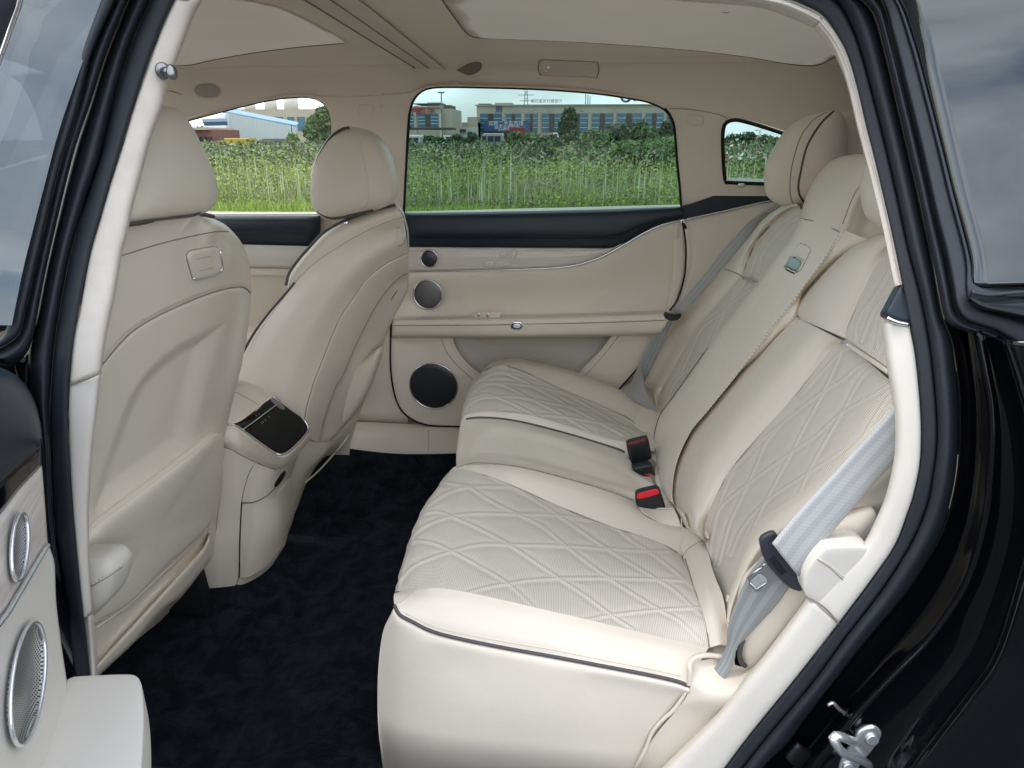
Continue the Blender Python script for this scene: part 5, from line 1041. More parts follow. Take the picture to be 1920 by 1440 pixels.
# touch panel: corner points on a sloping plane
def cpl(off=0): return lambda x, y, z: (z-(.600-.42*(x+.70)-off*1.0))
def cp_(pts, off=0): return hit(pts, cpl(off), .6, 4)
PT = [(424, 795), (437, 795), (455, 788), (511, 743), (545, 770), (570, 790), (578, 803), (573, 815), (550, 838), (533, 850), (522, 850), (505, 842), (454, 806), (440, 797)]
tp = part('touch_panel', co)
pt3 = cp_(cm([(440, 796), (475, 775), (511, 744), (540, 766), (567, 786), (577, 802), (572, 815), (552, 836), (534, 849), (520, 850), (500, 838), (454, 806), (440, 796)], 80)[:-1], -.004)
pillow('panel_glass', pt3, M['piano'], tp, front=.0015, back=.01, p=8, rings=5, closed_in=False, key='tpn')
tube('panel_rim', cp_([(428, 796), (440, 797), (454, 806), (500, 839), (520, 851), (534, 850.5), (552, 837), (573, 815), (578, 802), (568, 785), (540, 765), (511, 743)], -.005), .0022, M['chrome'], tp, n=90)
tube('panel_divider', cp_([(455, 806), (480, 788), (521, 757)], -.008), .0018, M['chrome'], tp, n=20)
pillow('panel_hinge', cp_([(512, 745), (518, 750), (534, 764), (530, 768), (520, 762), (508, 750)], -.007), pmat('hinge_grey', (.16, .16, .19), .3), tp, front=.001, back=.003, p=6, n=30, rings=3)
loft('panel_slope', [cp_(cm([(403, 797), (424, 795), (440, 794), (455, 787), (480, 768)], 20), -.001), cp_(cm([(403, 800), (424, 797), (440, 797), (452, 803), (470, 800)], 20), -.0035)], M['piano'], tp, n=20, m=4, solid=0)
sy = []
for k, (sx, sy_) in enumerate(((479, 778), (484, 775), (491, 789), (496, 786), (503, 780), (489, 792))):
    seam([(sx, sy_), (sx+3, sy_+3)], ['tpn'], .0006, M['steel'], tp, 'touch_symbol', lift=.001)
# sloping surround (rounded lip) and body below
LT = [(403, 800), (426, 798), (440, 799), (454, 808), (500, 841), (520, 853), (536, 852), (553, 839), (575, 816), (581, 802), (570, 783)]
LB = [(420, 838), (432, 842), (450, 852), (470, 862), (500, 875), (513, 879), (527, 879), (545, 862), (566, 842), (574, 830), (572, 812)]
a_, b_ = cm(LT, 70), cm(LB, 70)
la, lb = cp_(a_, -.005), None
lbm = hit(b_, lambda x, y, z: z-(.555-.42*(x+.70)-.55*np.clip(x+.70, -1, 0)), .6, 4)
yb = np.interp(np.arange(70), [0, 30, 42, 69], [1.485, 1.50, 1.53, 1.74]); lbm = atY(b_, yb)
loft('console_lip', [la, la*.8+lbm*.2+np.array([.006, -.006, .002]), la*.4+lbm*.6+np.array([.008, -.008, 0]), lbm], M['leather'], co, n=120, m=30, key='lip', solid=0)
# lower body: side (Y 1.5) and rounded rear door
SB = [atY(cm(q, 40)) for q in ([(418, 838, 1.485), (432, 843, 1.487), (450, 852, 1.49), (478, 867, 1.50)], [(412, 900, 1.485), (425, 905, 1.487), (440, 910, 1.49), (462, 918, 1.50)], [(404, 1000, 1.487), (420, 1005, 1.49), (435, 1010, 1.495), (450, 1012, 1.50)], [(360, 1118, 1.47), (400, 1112, 1.48), (428, 1117, 1.49), (447, 1084, 1.50)])]
loft('console_side', SB, M['trim'], co, n=40, m=40, key='cs', solid=0)
DRr = [cm(q, 40) for q in ([(479, 868, 1.50), (500, 876, 1.505), (520, 880, 1.53), (545, 868, 1.62), (560, 850, 1.74)], [(462, 905, 1.50), (485, 915, 1.505), (512, 915, 1.54), (530, 905, 1.62), (548, 890, 1.74)], [(453, 940, 1.50), (480, 945, 1.505), (512, 935, 1.55), (535, 910, 1.63), (546, 895, 1.74)])]
loft('console_rear', [atY(q) for q in DRr], M['leather'], co, n=50, m=30, key='cr', solid=0)
DD = [cm(q, 40) for q in ([(453, 943, 1.50), (480, 941, 1.505), (508, 925, 1.55), (525, 905, 1.62), (545, 893, 1.74)], [(450, 1000, 1.50), (480, 1000, 1.505), (515, 985, 1.55), (535, 975, 1.62), (550, 960, 1.74)], [(448, 1083, 1.50), (465, 1082, 1.505), (500, 1060, 1.55), (530, 1025, 1.62), (538, 1000, 1.74)])]
loft('console_door', [atY(q)+np.array([.004, -.003, 0]) for q in DD], M['leather'], co, n=50, m=40, key='cdd', solid=0)
loft('console_skirt', [atY(DD[2]), atY(cm([(428, 1118, 1.50), (448, 1113, 1.505), (485, 1092, 1.55), (520, 1045, 1.62), (536, 1010, 1.74)], 40))], M['trim'], co, n=40, m=8, key='csk', solid=0)
seam([(420, 838), (432, 842), (450, 852), (470, 862), (500, 875), (515, 879), (527, 878)], ['lip', 'cs', 'cr'], .0013, M['seam'], co, lift=.001)
seam([(478, 868), (468, 885), (461, 905), (455, 930), (453, 943)], ['cs', 'cr'], .0009, M['seam'], co, lift=.001)
seam([(453, 943), (450, 1000), (448, 1083)], ['cs', 'cdd'], .0015, M['black'], co, lift=.001)
seam([(453, 943), (470, 943), (483, 939), (500, 930), (513, 917), (527, 903)], ['cdd', 'cr'], .0012, M['black'], co, lift=.001)
seam([(448, 1084), (465, 1083), (480, 1075), (500, 1061), (530, 1025)], ['cdd', 'csk'], .0010, M['seam'], co, lift=.001)
seam([(448, 1084), (440, 1100), (428, 1117)], ['cs', 'csk'], .0010, M['seam'], co, lift=.001)
pillow('vent_slot', drape([(534, 882), (526, 890), (516, 906), (515, 913), (522, 910), (532, 896), (536, 886), (534, 882)], ['cr', 'cdd'], .002, n=30)[:-1], M['black'], co, front=.0015, back=.004, n=30, rings=3)
boxm('console_core', (-1.5, 1.54, .14), (-.88, 1.72, .52), M['trim'], co)
0 and loft('tunnel_cover', [[(-1.0, 1.50, .17), (-.76, 1.51, .17)], [(-1.0, 1.50, .40), (-.80, 1.51, .40)]], M['trim'], co, n=6, m=4, solid=0)

loft('cushion_gusset', [atY([(1290, 1196, .97), (1330, 1205, .965), (1375, 1196, .96)]), atY([(1290, 1225, .955), (1330, 1226, .95), (1375, 1222, .94)]), atY([(1290, 1262, .93), (1330, 1262, .93), (1380, 1262, .92)])], M['leather'], rb, n=20, m=12, solid=0)
# =================================================================== NEAR REAR DOOR, swung open at the left
nd = part('rear_door', car, 'open near rear door with cream armrest and two round speakers')
def dp(pts, off=0): return hit(pts, lambda x, y, z: (x+.61)*.917+(y-.65)*.4-off, .3, 2.5)
RN = (.917, .4, 0)
sh = [(-120, 640), (-40, 672), (0, 689), (20, 697), (40, 712), (57, 735), (70, 765), (77, 800), (78, 833)]
sl_ = [(-140, 1010), (-70, 965), (0, 905), (25, 882), (45, 863), (60, 850), (70, 842), (76, 837), (78, 834)]
a_, b_ = cm(sh, 60), cm(sl_, 60)
loft('belt_panel', [dp(a_, -.03), dp(a_*.97+b_*.03, .0), dp(a_*.85+b_*.15, .022), dp(a_*.5+b_*.5, .028), dp(a_*.22+b_*.78, .018), dp(a_*.2+b_*.8, .012), dp(b_, .010)], M['navy'], nd, n=80, m=50, key='nsh')
wt = [(-140, 1090), (-60, 1025), (0, 966), (35, 920), (79, 873)]
loft('gloss_strip', [dp(cm(sl_, 40), .008), dp(cm(wt, 40), .004)], M['piano'], nd, n=40, m=6)
wb = [(-140, 1330), (0, 1168), (33, 1117), (67, 1060), (90, 1022)]
wtr = [(-140, 1090), (0, 966), (35, 920), (79, 873)]
loft('wood_panel', [dp(cm(wt, 40), .004), dp(cm(wt, 40)*.5+cm(wb, 40)*.5, .008), dp(cm(wb, 40), .006)], M['wood'], nd, n=40, m=10, key='nw')
tube('chrome_strip', dp(wb, .010), .0028, M['steel'], nd, n=30)
pr = [(90, 1024), (100, 1057), (103, 1127), (113, 1210), (123, 1277), (130, 1340), (140, 1440), (150, 1540)]
pl_ = [(-140, 1332), (-150, 1400), (-160, 1450), (-170, 1500), (-180, 1560), (-180, 1640), (-180, 1750), (-180, 1850)]
a_ = cm(pr, 50); w_ = cm(wb, 50)
lo_ = cm([(150, 1540), (60, 1600), (-60, 1700), (-180, 1850)], 50)
lp = [w_[::-1], a_*0+np.array([0, 0])]
poly = [tuple(q) for q in dp(np.vstack([cm(wb, 30), cm(pr, 30)[1:], cm([(150, 1540), (60, 1610), (-160, 1800)], 8)[1:], [(-160, 1500)]]), .004)]
polyhole('door_panel', poly, [], M['white_leather'], nd, solid=.03, key='npan')
rl = cm(pr, 50); loft('door_panel', [dp(rl, .004), dp(rl+np.array([1.5, 0]), -.004), dp(rl+np.array([2, 0]), -.02), dp(rl+np.array([-2, 0]), -.06)], M['white_leather'], nd, n=50, m=10, solid=0)
def ellip(cx, cy_, rx, ry, ang, off): return dp(ell(cx, cy_, rx, ry, 60, ang), off)
def spk_(cx, cy_, rx, ry, ang, off, dish):
    s = part('speaker', nd); o = ellip(cx, cy_, rx, ry, ang, off); c = o.mean(0); n_ = np.array([.917, .4, 0])
    V = [o, o*.96+c*.04-n_*dish*.5, o*.80+c*.20-n_*dish, o*.4+c*.6-n_*dish*.8, o*.02+c*.98-n_*dish*.75]
    k = len(o); P = np.vstack(V); Fq = []
    for i in range(4):
        for j_ in range(k): Fq.append((i*k+j_, i*k+(j_+1) % k, (i+1)*k+(j_+1) % k, (i+1)*k+j_))
    Fq = orient(P, np.array(Fq)); ux = np.array([.4, -.917, 0]); uv = np.stack([(P-c) @ ux, P[:, 2]-c[2]], 1)
    mesh('speaker_mesh', P, Fq, M['grillenear'], s, uv=uv)
    tube('speaker_ring', o+n_*.001, .0022, M['steel'], s, closed=True); return c
spk_(35, 1025, 15, 64, 4, .012, .002)
spk_(50, 1283, 30, 117, 7, .010, .006)
n_ = np.array(RN)
arA = [(123, 1281), (105, 1320), (83, 1375), (55, 1440), (20, 1520)]; arB = [(262, 1274), (268, 1300), (270, 1340), (266, 1440), (258, 1540)]
a_, b_ = cm(arA, 40), cm(arB, 40)
zt = .655
ao = [(123, 1281), (135, 1273), (150, 1271), (185, 1269), (240, 1267.5), (256, 1271), (265, 1283), (269, 1310), (270, 1360), (266, 1440), (256, 1560), (100, 1640), (-10, 1640), (20, 1520), (55, 1440), (83, 1375), (105, 1320)]
P_ = atZ(ao, zt-.006)
pillow('armrest', P_, M['white_leather'], nd, front=.006, back=.085, p=5.5, n=140, nrm=(0, 0, 1), key='nar', rings=12)
tube('seam', atZ([(123, 1279), (105, 1320), (83, 1375), (54, 1440)], zt+.002), .0010, M['seam'], nd, n=24)
# window frame of the open door and its glass
D3 = [(262, -50), (240, 0), (200, 100), (170, 193), (137, 293), (92, 480), (72, 580), (64, 627), (47, 667), (17, 687), (-40, 705), (-100, 720)]
D2 = [(240, -50), (217, 0), (173, 100), (143, 213), (110, 320), (72, 480), (50, 573), (37, 623), (17, 643), (-10, 656), (-50, 668), (-110, 680)]
D1 = [(212, -50), (190, 0), (148, 110), (133, 160), (107, 240), (77, 333), (40, 480), (30, 523), (17, 590), (4, 632), (-40, 648), (-110, 655)]
def off_(o): return lambda p: ring(p, o)
band('frame_seal', D3, D2, [(0, .0), (.1, -.03), (.5, -.042), (.9, -.035), (1, -.02)], M['rubber'], nd, n=120, m=14)
band('window_frame', D2, D1, [(0, -.022), (.1, -.045), (.5, -.052), (.92, -.050), (1, -.035)], M['rubber2'], nd, n=120, m=14)
a_ = cm(D1, 60); b_ = cm([(36, -50), (36, 0), (18, 52), (0, 103), (-60, 260), (-120, 450), (-130, 600), (-110, 655)], 60)
gA = ring(a_, -.040); gB = gA*0
for i, q in enumerate(b_): gB[i] = atY([q], max(gA[i][1]-.14, .70))[0]
loft('window_glass', [gA, gA*.5+gB*.5, gB], M['doorglass'], nd, n=60, m=10, solid=0)
c_ = cm([(-60, -60), (-60, 0), (-70, 60), (-80, 110), (-140, 260), (-200, 450), (-210, 600), (-190, 660)], 60); gC = np.array([atY([q], max(gA[i][1]-.18, .66))[0] for i, q in enumerate(c_)])
tube('frame_edge', gB[:40], .0035, M['chrome'], nd)
loft('window_frame', [gB+np.array([0, 0, 0]), gB*.9+gC*.1+np.array([0, -.01, 0]), gC], M['rubber2'], nd, n=60, m=8, solid=0)
tube('belt_line', np.array([ring([(38, 600)], -.044)[0], ring([(0, 601)], -.06)[0], ring([(-100, 602)], -.10)[0]]), .0014, M['black'], nd)
pb = ring([(30, 655), (47, 668), (60, 665), (62, 740), (70, 790), (50, 790), (20, 720)], .03)
pillow('hinge_cover', pb, M['piano'], nd, front=.01, back=.02, n=40, rings=4)
mesh('door_outer_skin', dp([(-200, 640), (79, 690), (150, 1600), (-200, 2000)], -.06), [(0, 1, 2, 3)], M['gloss'], nd, smooth=False, solid=.01)

# =================================================================== SEAT BELTS
def strap(name, Lp, Rp, parent, mat, n=60, m=8, curl=0.0, twist=0):
    A, B = atY(cm(Lp, n)), atY(cm(Rp, n)); wd = np.linalg.norm(A-B, axis=1).mean()
    G = [A*(1-t)+B*t+np.array([0, -curl*math.sin(math.pi*t), 0]) for t in np.linspace(0, 1, m)]
    G = np.array(G); ln = np.r_[0, np.cumsum(np.linalg.norm(np.diff(A, axis=0), axis=1))]/.048
    uv = np.stack(np.broadcast_arrays(ln[None, :], np.linspace(0, 1, m)[:, None]), -1).reshape(-1, 2)
    V = G.reshape(-1, 3); Fq = orient(V, grid_faces(m, n))
    return mesh(name, V, Fq, mat, parent, uv=uv, solid=.0014)
sbn = thing('seat_belt', 'near pale grey seat belt running from the door pillar down past its big black tongue', 'seat belt', (.33, .92, .5), 'rear seat belts')
strap('webbing', [(1700, 735, .885), (1675, 766, .885), (1600, 848, .885), (1497, 960, .872), (1448, 1019, .858)], [(1715, 815, .885), (1680, 862, .885), (1640, 906, .885), (1593, 960, .872), (1527, 1038, .862), (1497, 1081, .858)], sbn, M['web'], curl=.002)
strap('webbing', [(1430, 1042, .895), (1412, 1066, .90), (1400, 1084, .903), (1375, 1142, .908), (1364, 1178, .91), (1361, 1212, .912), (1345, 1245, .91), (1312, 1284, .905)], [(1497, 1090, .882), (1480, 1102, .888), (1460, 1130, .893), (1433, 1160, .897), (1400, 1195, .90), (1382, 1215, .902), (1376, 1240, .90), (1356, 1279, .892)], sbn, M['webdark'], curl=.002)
tg = atY([(1423, 1014), (1426, 1007), (1434, 1001), (1447, 996), (1455, 999), (1459, 1008), (1468, 1022), (1486, 1046), (1500, 1064), (1508, 1070), (1509, 1090), (1506, 1101), (1498, 1106), (1484, 1102), (1472, 1094), (1458, 1080), (1440, 1058), (1429, 1040)], .880)
pillow('belt_tongue', tg, pmat('grey_black_plastic', (.035, .038, .05), .45, bump=.2, bscale=500), sbn, front=.006, back=.006, p=6, key='tg', n=120)
for k in range(5):
    seam([(1442+k*1.9, 1049-k*1.9), (1465+k*2.4, 1078-k*1.2)], ['tg'], .0007, M['black'], sbn, 'grip_rib', lift=.0002)
mt = atY([(1400, 1083), (1418, 1070), (1435, 1056), (1450, 1068), (1468, 1088), (1452, 1092), (1436, 1100), (1420, 1110), (1408, 1098)], .885)
pillow('tongue_plate', mt, pmat('tongue_metal', (.42, .44, .45), .35, metal=.8), sbn, front=.0015, back=.002, p=8, n=50, rings=4)
pillow('tongue_opening', atY([(1407, 1089), (1424, 1076), (1439, 1089), (1419, 1103)], .8822), M['webdark'], sbn, front=.0008, back=.001, p=8, n=24, rings=3)
tube('plate_edge', atY([(1400, 1084), (1431, 1061)], .8825), .0011, M['chrome'], sbn); tube('plate_edge', atY([(1407, 1092), (1418, 1105), (1440, 1090)], .8815), .0010, M['chrome'], sbn)
sbf = thing('seat_belt', 'far grey seat belt hanging beside the far rear window with a small black slider', 'seat belt', (.45, 2.2, .6), 'rear seat belts')
def s2(pL, pR, y): return [(x, yy, y_) for (x, yy), y_ in zip(pL, np.linspace(*y, len(pL)))], [(x, yy, y_) for (x, yy), y_ in zip(pR, np.linspace(*y, len(pR)))]
l_, r_ = s2([(1459, 377), (1440, 392), (1416, 407), (1395, 425), (1360, 463), (1320, 515), (1277, 566), (1255, 588)], [(1468, 384), (1452, 396), (1440, 404), (1420, 424), (1372, 483), (1330, 533), (1290, 578), (1268, 592)], (1.98, 2.18))
strap('webbing', l_, r_, sbf, M['web'])
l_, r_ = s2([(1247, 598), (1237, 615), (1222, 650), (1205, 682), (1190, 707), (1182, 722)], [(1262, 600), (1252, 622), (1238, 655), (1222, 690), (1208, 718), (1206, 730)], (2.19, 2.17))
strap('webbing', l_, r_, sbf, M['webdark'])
l_, r_ = s2([(1250, 590), (1230, 622), (1205, 670), (1190, 700)], [(1254, 592), (1236, 626), (1213, 672), (1198, 704)], (2.2, 2.2))
strap('webbing', l_, r_, sbf, M['web'])
pillow('belt_slider', atY([(1244, 590), (1247, 585), (1257, 588), (1268, 591), (1276, 588), (1277, 593), (1270, 600), (1258, 601), (1248, 597)], 2.165), M['blackplastic'], sbf, front=.008, back=.008, p=3, n=40, rings=5)
loft('belt_sleeve', [atY(cm([(1190, 700, 2.17), (1182, 718, 2.16), (1160, 731, 2.15)], 16)), atY(cm([(1203, 690, 2.15), (1205, 722, 2.12), (1184, 748, 2.10)], 16)), atY(cm([(1206, 708, 2.12), (1212, 737, 2.09), (1235, 775, 2.02)], 16))], pmat('grey_sleeve', (.33, .32, .32), .6, bump=.4, bscale=60), sbf, n=24, m=16, solid=0)
# buckles
bkl = [('black seat belt buckle with bright red button at the near cushion corner', 1.405, [(1191, 927), (1196, 922), (1228, 914), (1235, 915), (1239, 921), (1247, 953), (1230, 953), (1200, 949), (1192, 942)], [(1195, 926), (1229, 917), (1235, 921), (1233, 926), (1197, 935)]),
       ('tall black seat belt buckle standing at the far quilted cushion, dark red top', 1.67, [(1174, 832), (1178, 827), (1209, 819), (1214, 821), (1217, 828), (1222, 862), (1219, 869), (1200, 872), (1184, 873), (1180, 862)], [(1178, 831), (1210, 822), (1211, 825), (1179, 834)]),
       ('low black seat belt buckle behind the tall one with a red tip showing', 1.60, [(1184, 874), (1200, 871), (1219, 868), (1225, 878), (1230, 897), (1222, 897), (1205, 889), (1188, 881)], [(1208, 888), (1215, 889), (1225, 890), (1226, 896), (1220, 896)])]
for i, (lb, y, o, r_) in enumerate(bkl):
    p3 = atY(o, y); t = thing('belt_buckle', lb, 'seat belt buckle', tuple(p3.mean(0)-[0, 0, .03]), 'seat belt buckles')
    pillow('buckle_body', p3, M['blackplastic'], t, front=.012, back=.02, p=5, n=60, rings=7)
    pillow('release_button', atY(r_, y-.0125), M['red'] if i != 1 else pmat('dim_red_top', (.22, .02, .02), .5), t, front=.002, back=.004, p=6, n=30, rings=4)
fp = part('buckle_pocket', cuN)
loft('pocket_flap', [atY(cm([(1198, 949, 1.40), (1230, 954, 1.395), (1264, 954, 1.385)], 20)), atY(cm([(1206, 960, 1.37), (1236, 972, 1.36), (1271, 968, 1.36)], 20)), atY(cm([(1218, 967, 1.355), (1245, 981, 1.345), (1278, 988, 1.335)], 20))], M['leather'], fp, n=24, m=14, solid=.002, key='flap')
tube('flap_edge', atY([(1197, 948, 1.40), (1230, 953, 1.395), (1264, 953, 1.385)], None), .0016, M['white_leather'], fp, n=20)
tube('flap_edge', atY([(1277, 972, 1.345), (1279, 990, 1.33)], None), .0012, M['white_leather'], fp, n=8)
loft('pocket_lining', [atY(cm([(1208, 868, 1.62), (1222, 860, 1.66), (1232, 870, 1.66)], 10)), atY(cm([(1222, 900, 1.56), (1232, 905, 1.56), (1240, 920, 1.56)], 10)), atY(cm([(1236, 925, 1.46), (1246, 940, 1.45), (1264, 955, 1.44)], 10))], pmat('grey_lining', (.30, .28, .26), .8), fp, n=12, m=12, solid=0)
# =================================================================== lower side trim round the belt anchor
lt_ = part('anchor_trim', rb)
T0 = [(1292, 1284, .893), (1294, 1262, .895), (1293, 1246, .90), (1300, 1235, .91), (1318, 1229, .915), (1345, 1230, .92), (1362, 1236, .92)]
tube('skirt_edge', atY(T0), .0042, M['leather'], lt_, n=50, sides=8)
loft('side_trim', [atY(cm([(1302, 1240, .915), (1350, 1236, .925), (1400, 1250, .92), (1450, 1215, .90)], 30)), atY(cm([(1297, 1274, .893), (1330, 1284, .885), (1385, 1284, .88), (1440, 1262, .87)], 30)), atY(cm([(1288, 1304, .890), (1325, 1312, .875), (1370, 1316, .868), (1420, 1310, .86)], 30)), atY(cm([(1265, 1335, .895), (1300, 1345, .89), (1345, 1350, .885), (1400, 1350, .87)], 30)), atY(cm([(1228, 1380, .90), (1260, 1400, .895), (1300, 1420, .89), (1360, 1420, .87)], 30)), atY(cm([(1185, 1450, .91), (1220, 1470, .90), (1270, 1490, .89), (1330, 1500, .87)], 30))], M['trim'], lt_, n=40, m=50, solid=0, key='ltrim')
tube('skirt_edge', atY([(1290, 1288, .892), (1282, 1305, .893), (1262, 1332, .895), (1240, 1352, .898), (1222, 1375, .90), (1212, 1400, .90), (1200, 1425, .90), (1188, 1445, .905)]), .0030, M['leather'], lt_, n=40)
# =================================================================== OUTSIDE
def W(px, py, Y): return atY([(px, py)], Y)[0]
def ground_sheet(name, x0, x1, y0, y1, z, mat, nx=2, ny=2, f=None):
    gx, gy = np.meshgrid(np.linspace(x0, x1, nx), np.linspace(y0, y1, ny)); gz = np.full(gx.shape, float(z)) if f is None else f(gx, gy)
    V = np.stack([gx.ravel(), gy.ravel(), gz.ravel()], 1); Fq = grid_faces(ny, nx)
    o = mesh(name, V, Fq if True else Fq, mat); tag(o, kind='structure'); return o
gm = pmat('soil_and_turf', (.085, .10, .04), .95, var=.45, vscale=.8, spec=.1)
asph = pmat('asphalt', (.055, .055, .057), .9, bump=.6, bscale=120, var=.2, vscale=3)
conc = pmat('concrete_paving', (.42, .40, .37), .85, bump=.3, bscale=60, var=.12, vscale=2)
ground_sheet('ground', -1500, 1500, -600, 2500, -.02, gm)
ground_sheet('road', -200, 200, -25, 11.7, 0, asph)
o = boxm('kerb', (-60, 11.7, -.02), (60, 11.9, .10), conc); tag(o, kind='structure')
ground_sheet('pavement', -60, 60, 11.9, 12.35, .095, conc)
# ---- weeds: blades standing in clumps
def blades(name, n, y0, y1, h0, h1, wd, cols, seed, lean=.25, dens=None, xr=None):
    r = np.random.default_rng(seed); u = r.random(n); y = y0+(y1-y0)*u**1.5
    s0, s1 = xr or (-.80, .42); x = y*(s0+(s1-s0)*r.random(n))
    cl = np.sin(x*1.7+seed)*np.cos(y*1.3)+.6*np.sin(x*.6+y*.9)
    h = (h0+(h1-h0)*r.random(n))*(1+.28*cl); w_ = wd*(y/16)**.5*(.6+.8*r.random(n)); a = r.random(n)*math.pi
    lx, ly = lean*h*(r.random(n)-.5), lean*h*(r.random(n)-.5); zz = .0
    ca, sa = np.cos(a)*w_, np.sin(a)*w_*.4
    P = np.stack([np.stack([x-ca, y-sa, zz+0*x], 1), np.stack([x+ca, y+sa, zz+0*x], 1), np.stack([x+ca*.6+lx*.5, y+sa+ly*.5, h*.6], 1), np.stack([x-ca*.6+lx*.5, y-sa+ly*.5, h*.6], 1), np.stack([x+lx, y+ly, h], 1)], 1)
    V = P.reshape(-1, 3); b = np.arange(n)[:, None]*5
    me = bpy.data.meshes.new(name); q = np.hstack([b, b+1, b+2, b+3]); t = np.hstack([b+3, b+2, b+4])
    loops = np.concatenate([q.ravel(), t.ravel()]); ls = np.concatenate([np.arange(n)*4, 4*n+np.arange(n)*3])
    me.vertices.add(len(V)); me.vertices.foreach_set('co', V.ravel()); me.loops.add(len(loops)); me.loops.foreach_set('vertex_index', loops)
    me.polygons.add(2*n); me.polygons.foreach_set('loop_start', ls); me.polygons.foreach_set('loop_total', np.r_[np.full(n, 4), np.full(n, 3)])
    ci = (np.clip(.5+.42*np.sin(x*.9+seed*2)*np.cos(y*.8+seed)+.22*r.normal(size=n), 0, .999)*len(cols)).astype(int); me.polygons.foreach_set('material_index', np.r_[ci, ci])
    me.update(); me.validate()
    for c in cols: me.materials.append(c)
    o = bpy.data.objects.new(name, me); COL.objects.link(o); tag(o, kind='stuff'); return o
def leafmat(name, c): return pmat(name, c, .7, spec=.25)
g1, g2, g3, g4, g5 = leafmat('grass_bright', (.34, .46, .09)), leafmat('grass_mid', (.26, .36, .09)), leafmat('weed_olive', (.29, .32, .15)), leafmat('weed_dark', (.13, .18, .08)), leafmat('straw', (.36, .34, .18))
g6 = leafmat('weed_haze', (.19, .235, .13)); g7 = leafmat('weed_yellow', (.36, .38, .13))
def leaves(name, n, y0, y1, z0, z1, sz, cols, seed, xr=None, pw=1.4):
    r_ = np.random.default_rng(seed); y = y0+(y1-y0)*r_.random(n)**pw; s0, s1 = xr or (-.80, .42); x = y*(s0+(s1-s0)*r_.random(n))
    cl = .5+.5*np.sin(x*1.1+seed)*np.cos(y*.9+seed)+.35*np.sin(x*.37-y*.5)
    z = z0+(z1-z0)*r_.random(n)**1.3*np.clip(cl*1.5+.1, .12, 1.5); s_ = (sz*(y/18)**.8*(.5+r_.random(n)))[:, None]
    a = r_.normal(size=(n, 3)); a /= np.linalg.norm(a, axis=1)[:, None]; b = np.cross(a, r_.normal(size=(n, 3))); b /= np.linalg.norm(b, axis=1)[:, None]
    P = np.stack([x, y, z], 1); V = np.stack([P-a*s_, P-b*s_*.5, P+a*s_, P+b*s_*.5], 1).reshape(-1, 3)
    me = bpy.data.meshes.new(name); me.vertices.add(4*n); me.vertices.foreach_set('co', V.ravel()); me.loops.add(4*n); me.loops.foreach_set('vertex_index', np.arange(4*n))
    me.polygons.add(n); me.polygons.foreach_set('loop_start', np.arange(n)*4); me.polygons.foreach_set('loop_total', np.full(n, 4))
    k = (np.clip(cl+.25*r_.normal(size=n), 0, .999)*len(cols)).astype(int); me.polygons.foreach_set('material_index', k); me.update(); me.validate()
    for c in cols: me.materials.append(c)
    o = bpy.data.objects.new(name, me); COL.objects.link(o); tag(o, kind='stuff'); return o
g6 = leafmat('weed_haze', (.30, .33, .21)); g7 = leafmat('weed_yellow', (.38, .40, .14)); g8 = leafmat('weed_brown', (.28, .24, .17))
blades('grass', 30000, 12.25, 17.0, .06, .24, .013, [g1, g1, g2, g7], 1, 1.1)
leaves('undergrowth', 80000, 13.0, 32, .02, .50, .034, [g8, g4, g3, g2, g1, g7], 21)
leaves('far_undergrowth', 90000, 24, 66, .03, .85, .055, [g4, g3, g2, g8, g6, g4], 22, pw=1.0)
blades('weeds', 15000, 13.4, 30, .15, .48, .014, [g2, g7, g3, g8, g1, g6], 2, .7)
blades('weed_stalks', 800, 13.4, 23, .35, 1.05, .017, [leafmat('stalk', (.42, .46, .22)), leafmat('stalk_pale', (.62, .62, .42)), leafmat('stalk_green', (.34, .44, .18))], 4, .03)
leaves('wildflowers', 420, 22, 40, .75, 1.45, .06, [leafmat('white_flower', (.75, .72, .65)), leafmat('pink_flower', (.55, .10, .16)), leafmat('white_flower_dull', (.6, .6, .5))], 8, xr=(.20, .42))
# ---- shrubs and trees: trunk, limbs, crown of leaf clumps
def crown(cx, cy_, z0, rx, ry, rz, n, leaf, seed, lumps=9):
    r = np.random.default_rng(seed); L_ = r.normal(size=(lumps, 3)); L_ /= np.linalg.norm(L_, axis=1)[:, None]; L_ *= np.array([rx, ry, rz])*.62*r.random((lumps, 1))**.4
    k = r.integers(0, lumps, n); d = r.normal(size=(n, 3)); d /= np.linalg.norm(d, axis=1)[:, None]
    P = L_[k]+d*np.array([rx, ry, rz])*(.28+.24*r.random((n, 1)))
    P += np.array([cx, cy_, z0]); a = r.normal(size=(n, 3)); a /= np.linalg.norm(a, axis=1)[:, None]; b = r.normal(size=(n, 3)); b = np.cross(a, b); b /= np.linalg.norm(b, axis=1)[:, None]
    s = leaf*(.6+.8*r.random((n, 1))); V = np.stack([P-a*s, P-b*s*.55, P+a*s, P+b*s*.55], 1).reshape(-1, 3); q = np.arange(n)[:, None]*4
    return V, np.hstack([q, q+1, q+2, q+3])
LM = [leafmat('leaf_light', (.20, .28, .11)), leafmat('leaf_mid', (.13, .20, .085)), leafmat('leaf_dark', (.09, .14, .07)), leafmat('leaf_blue', (.12, .17, .11))]
barkm = pmat('bark', (.10, .08, .06), .9)
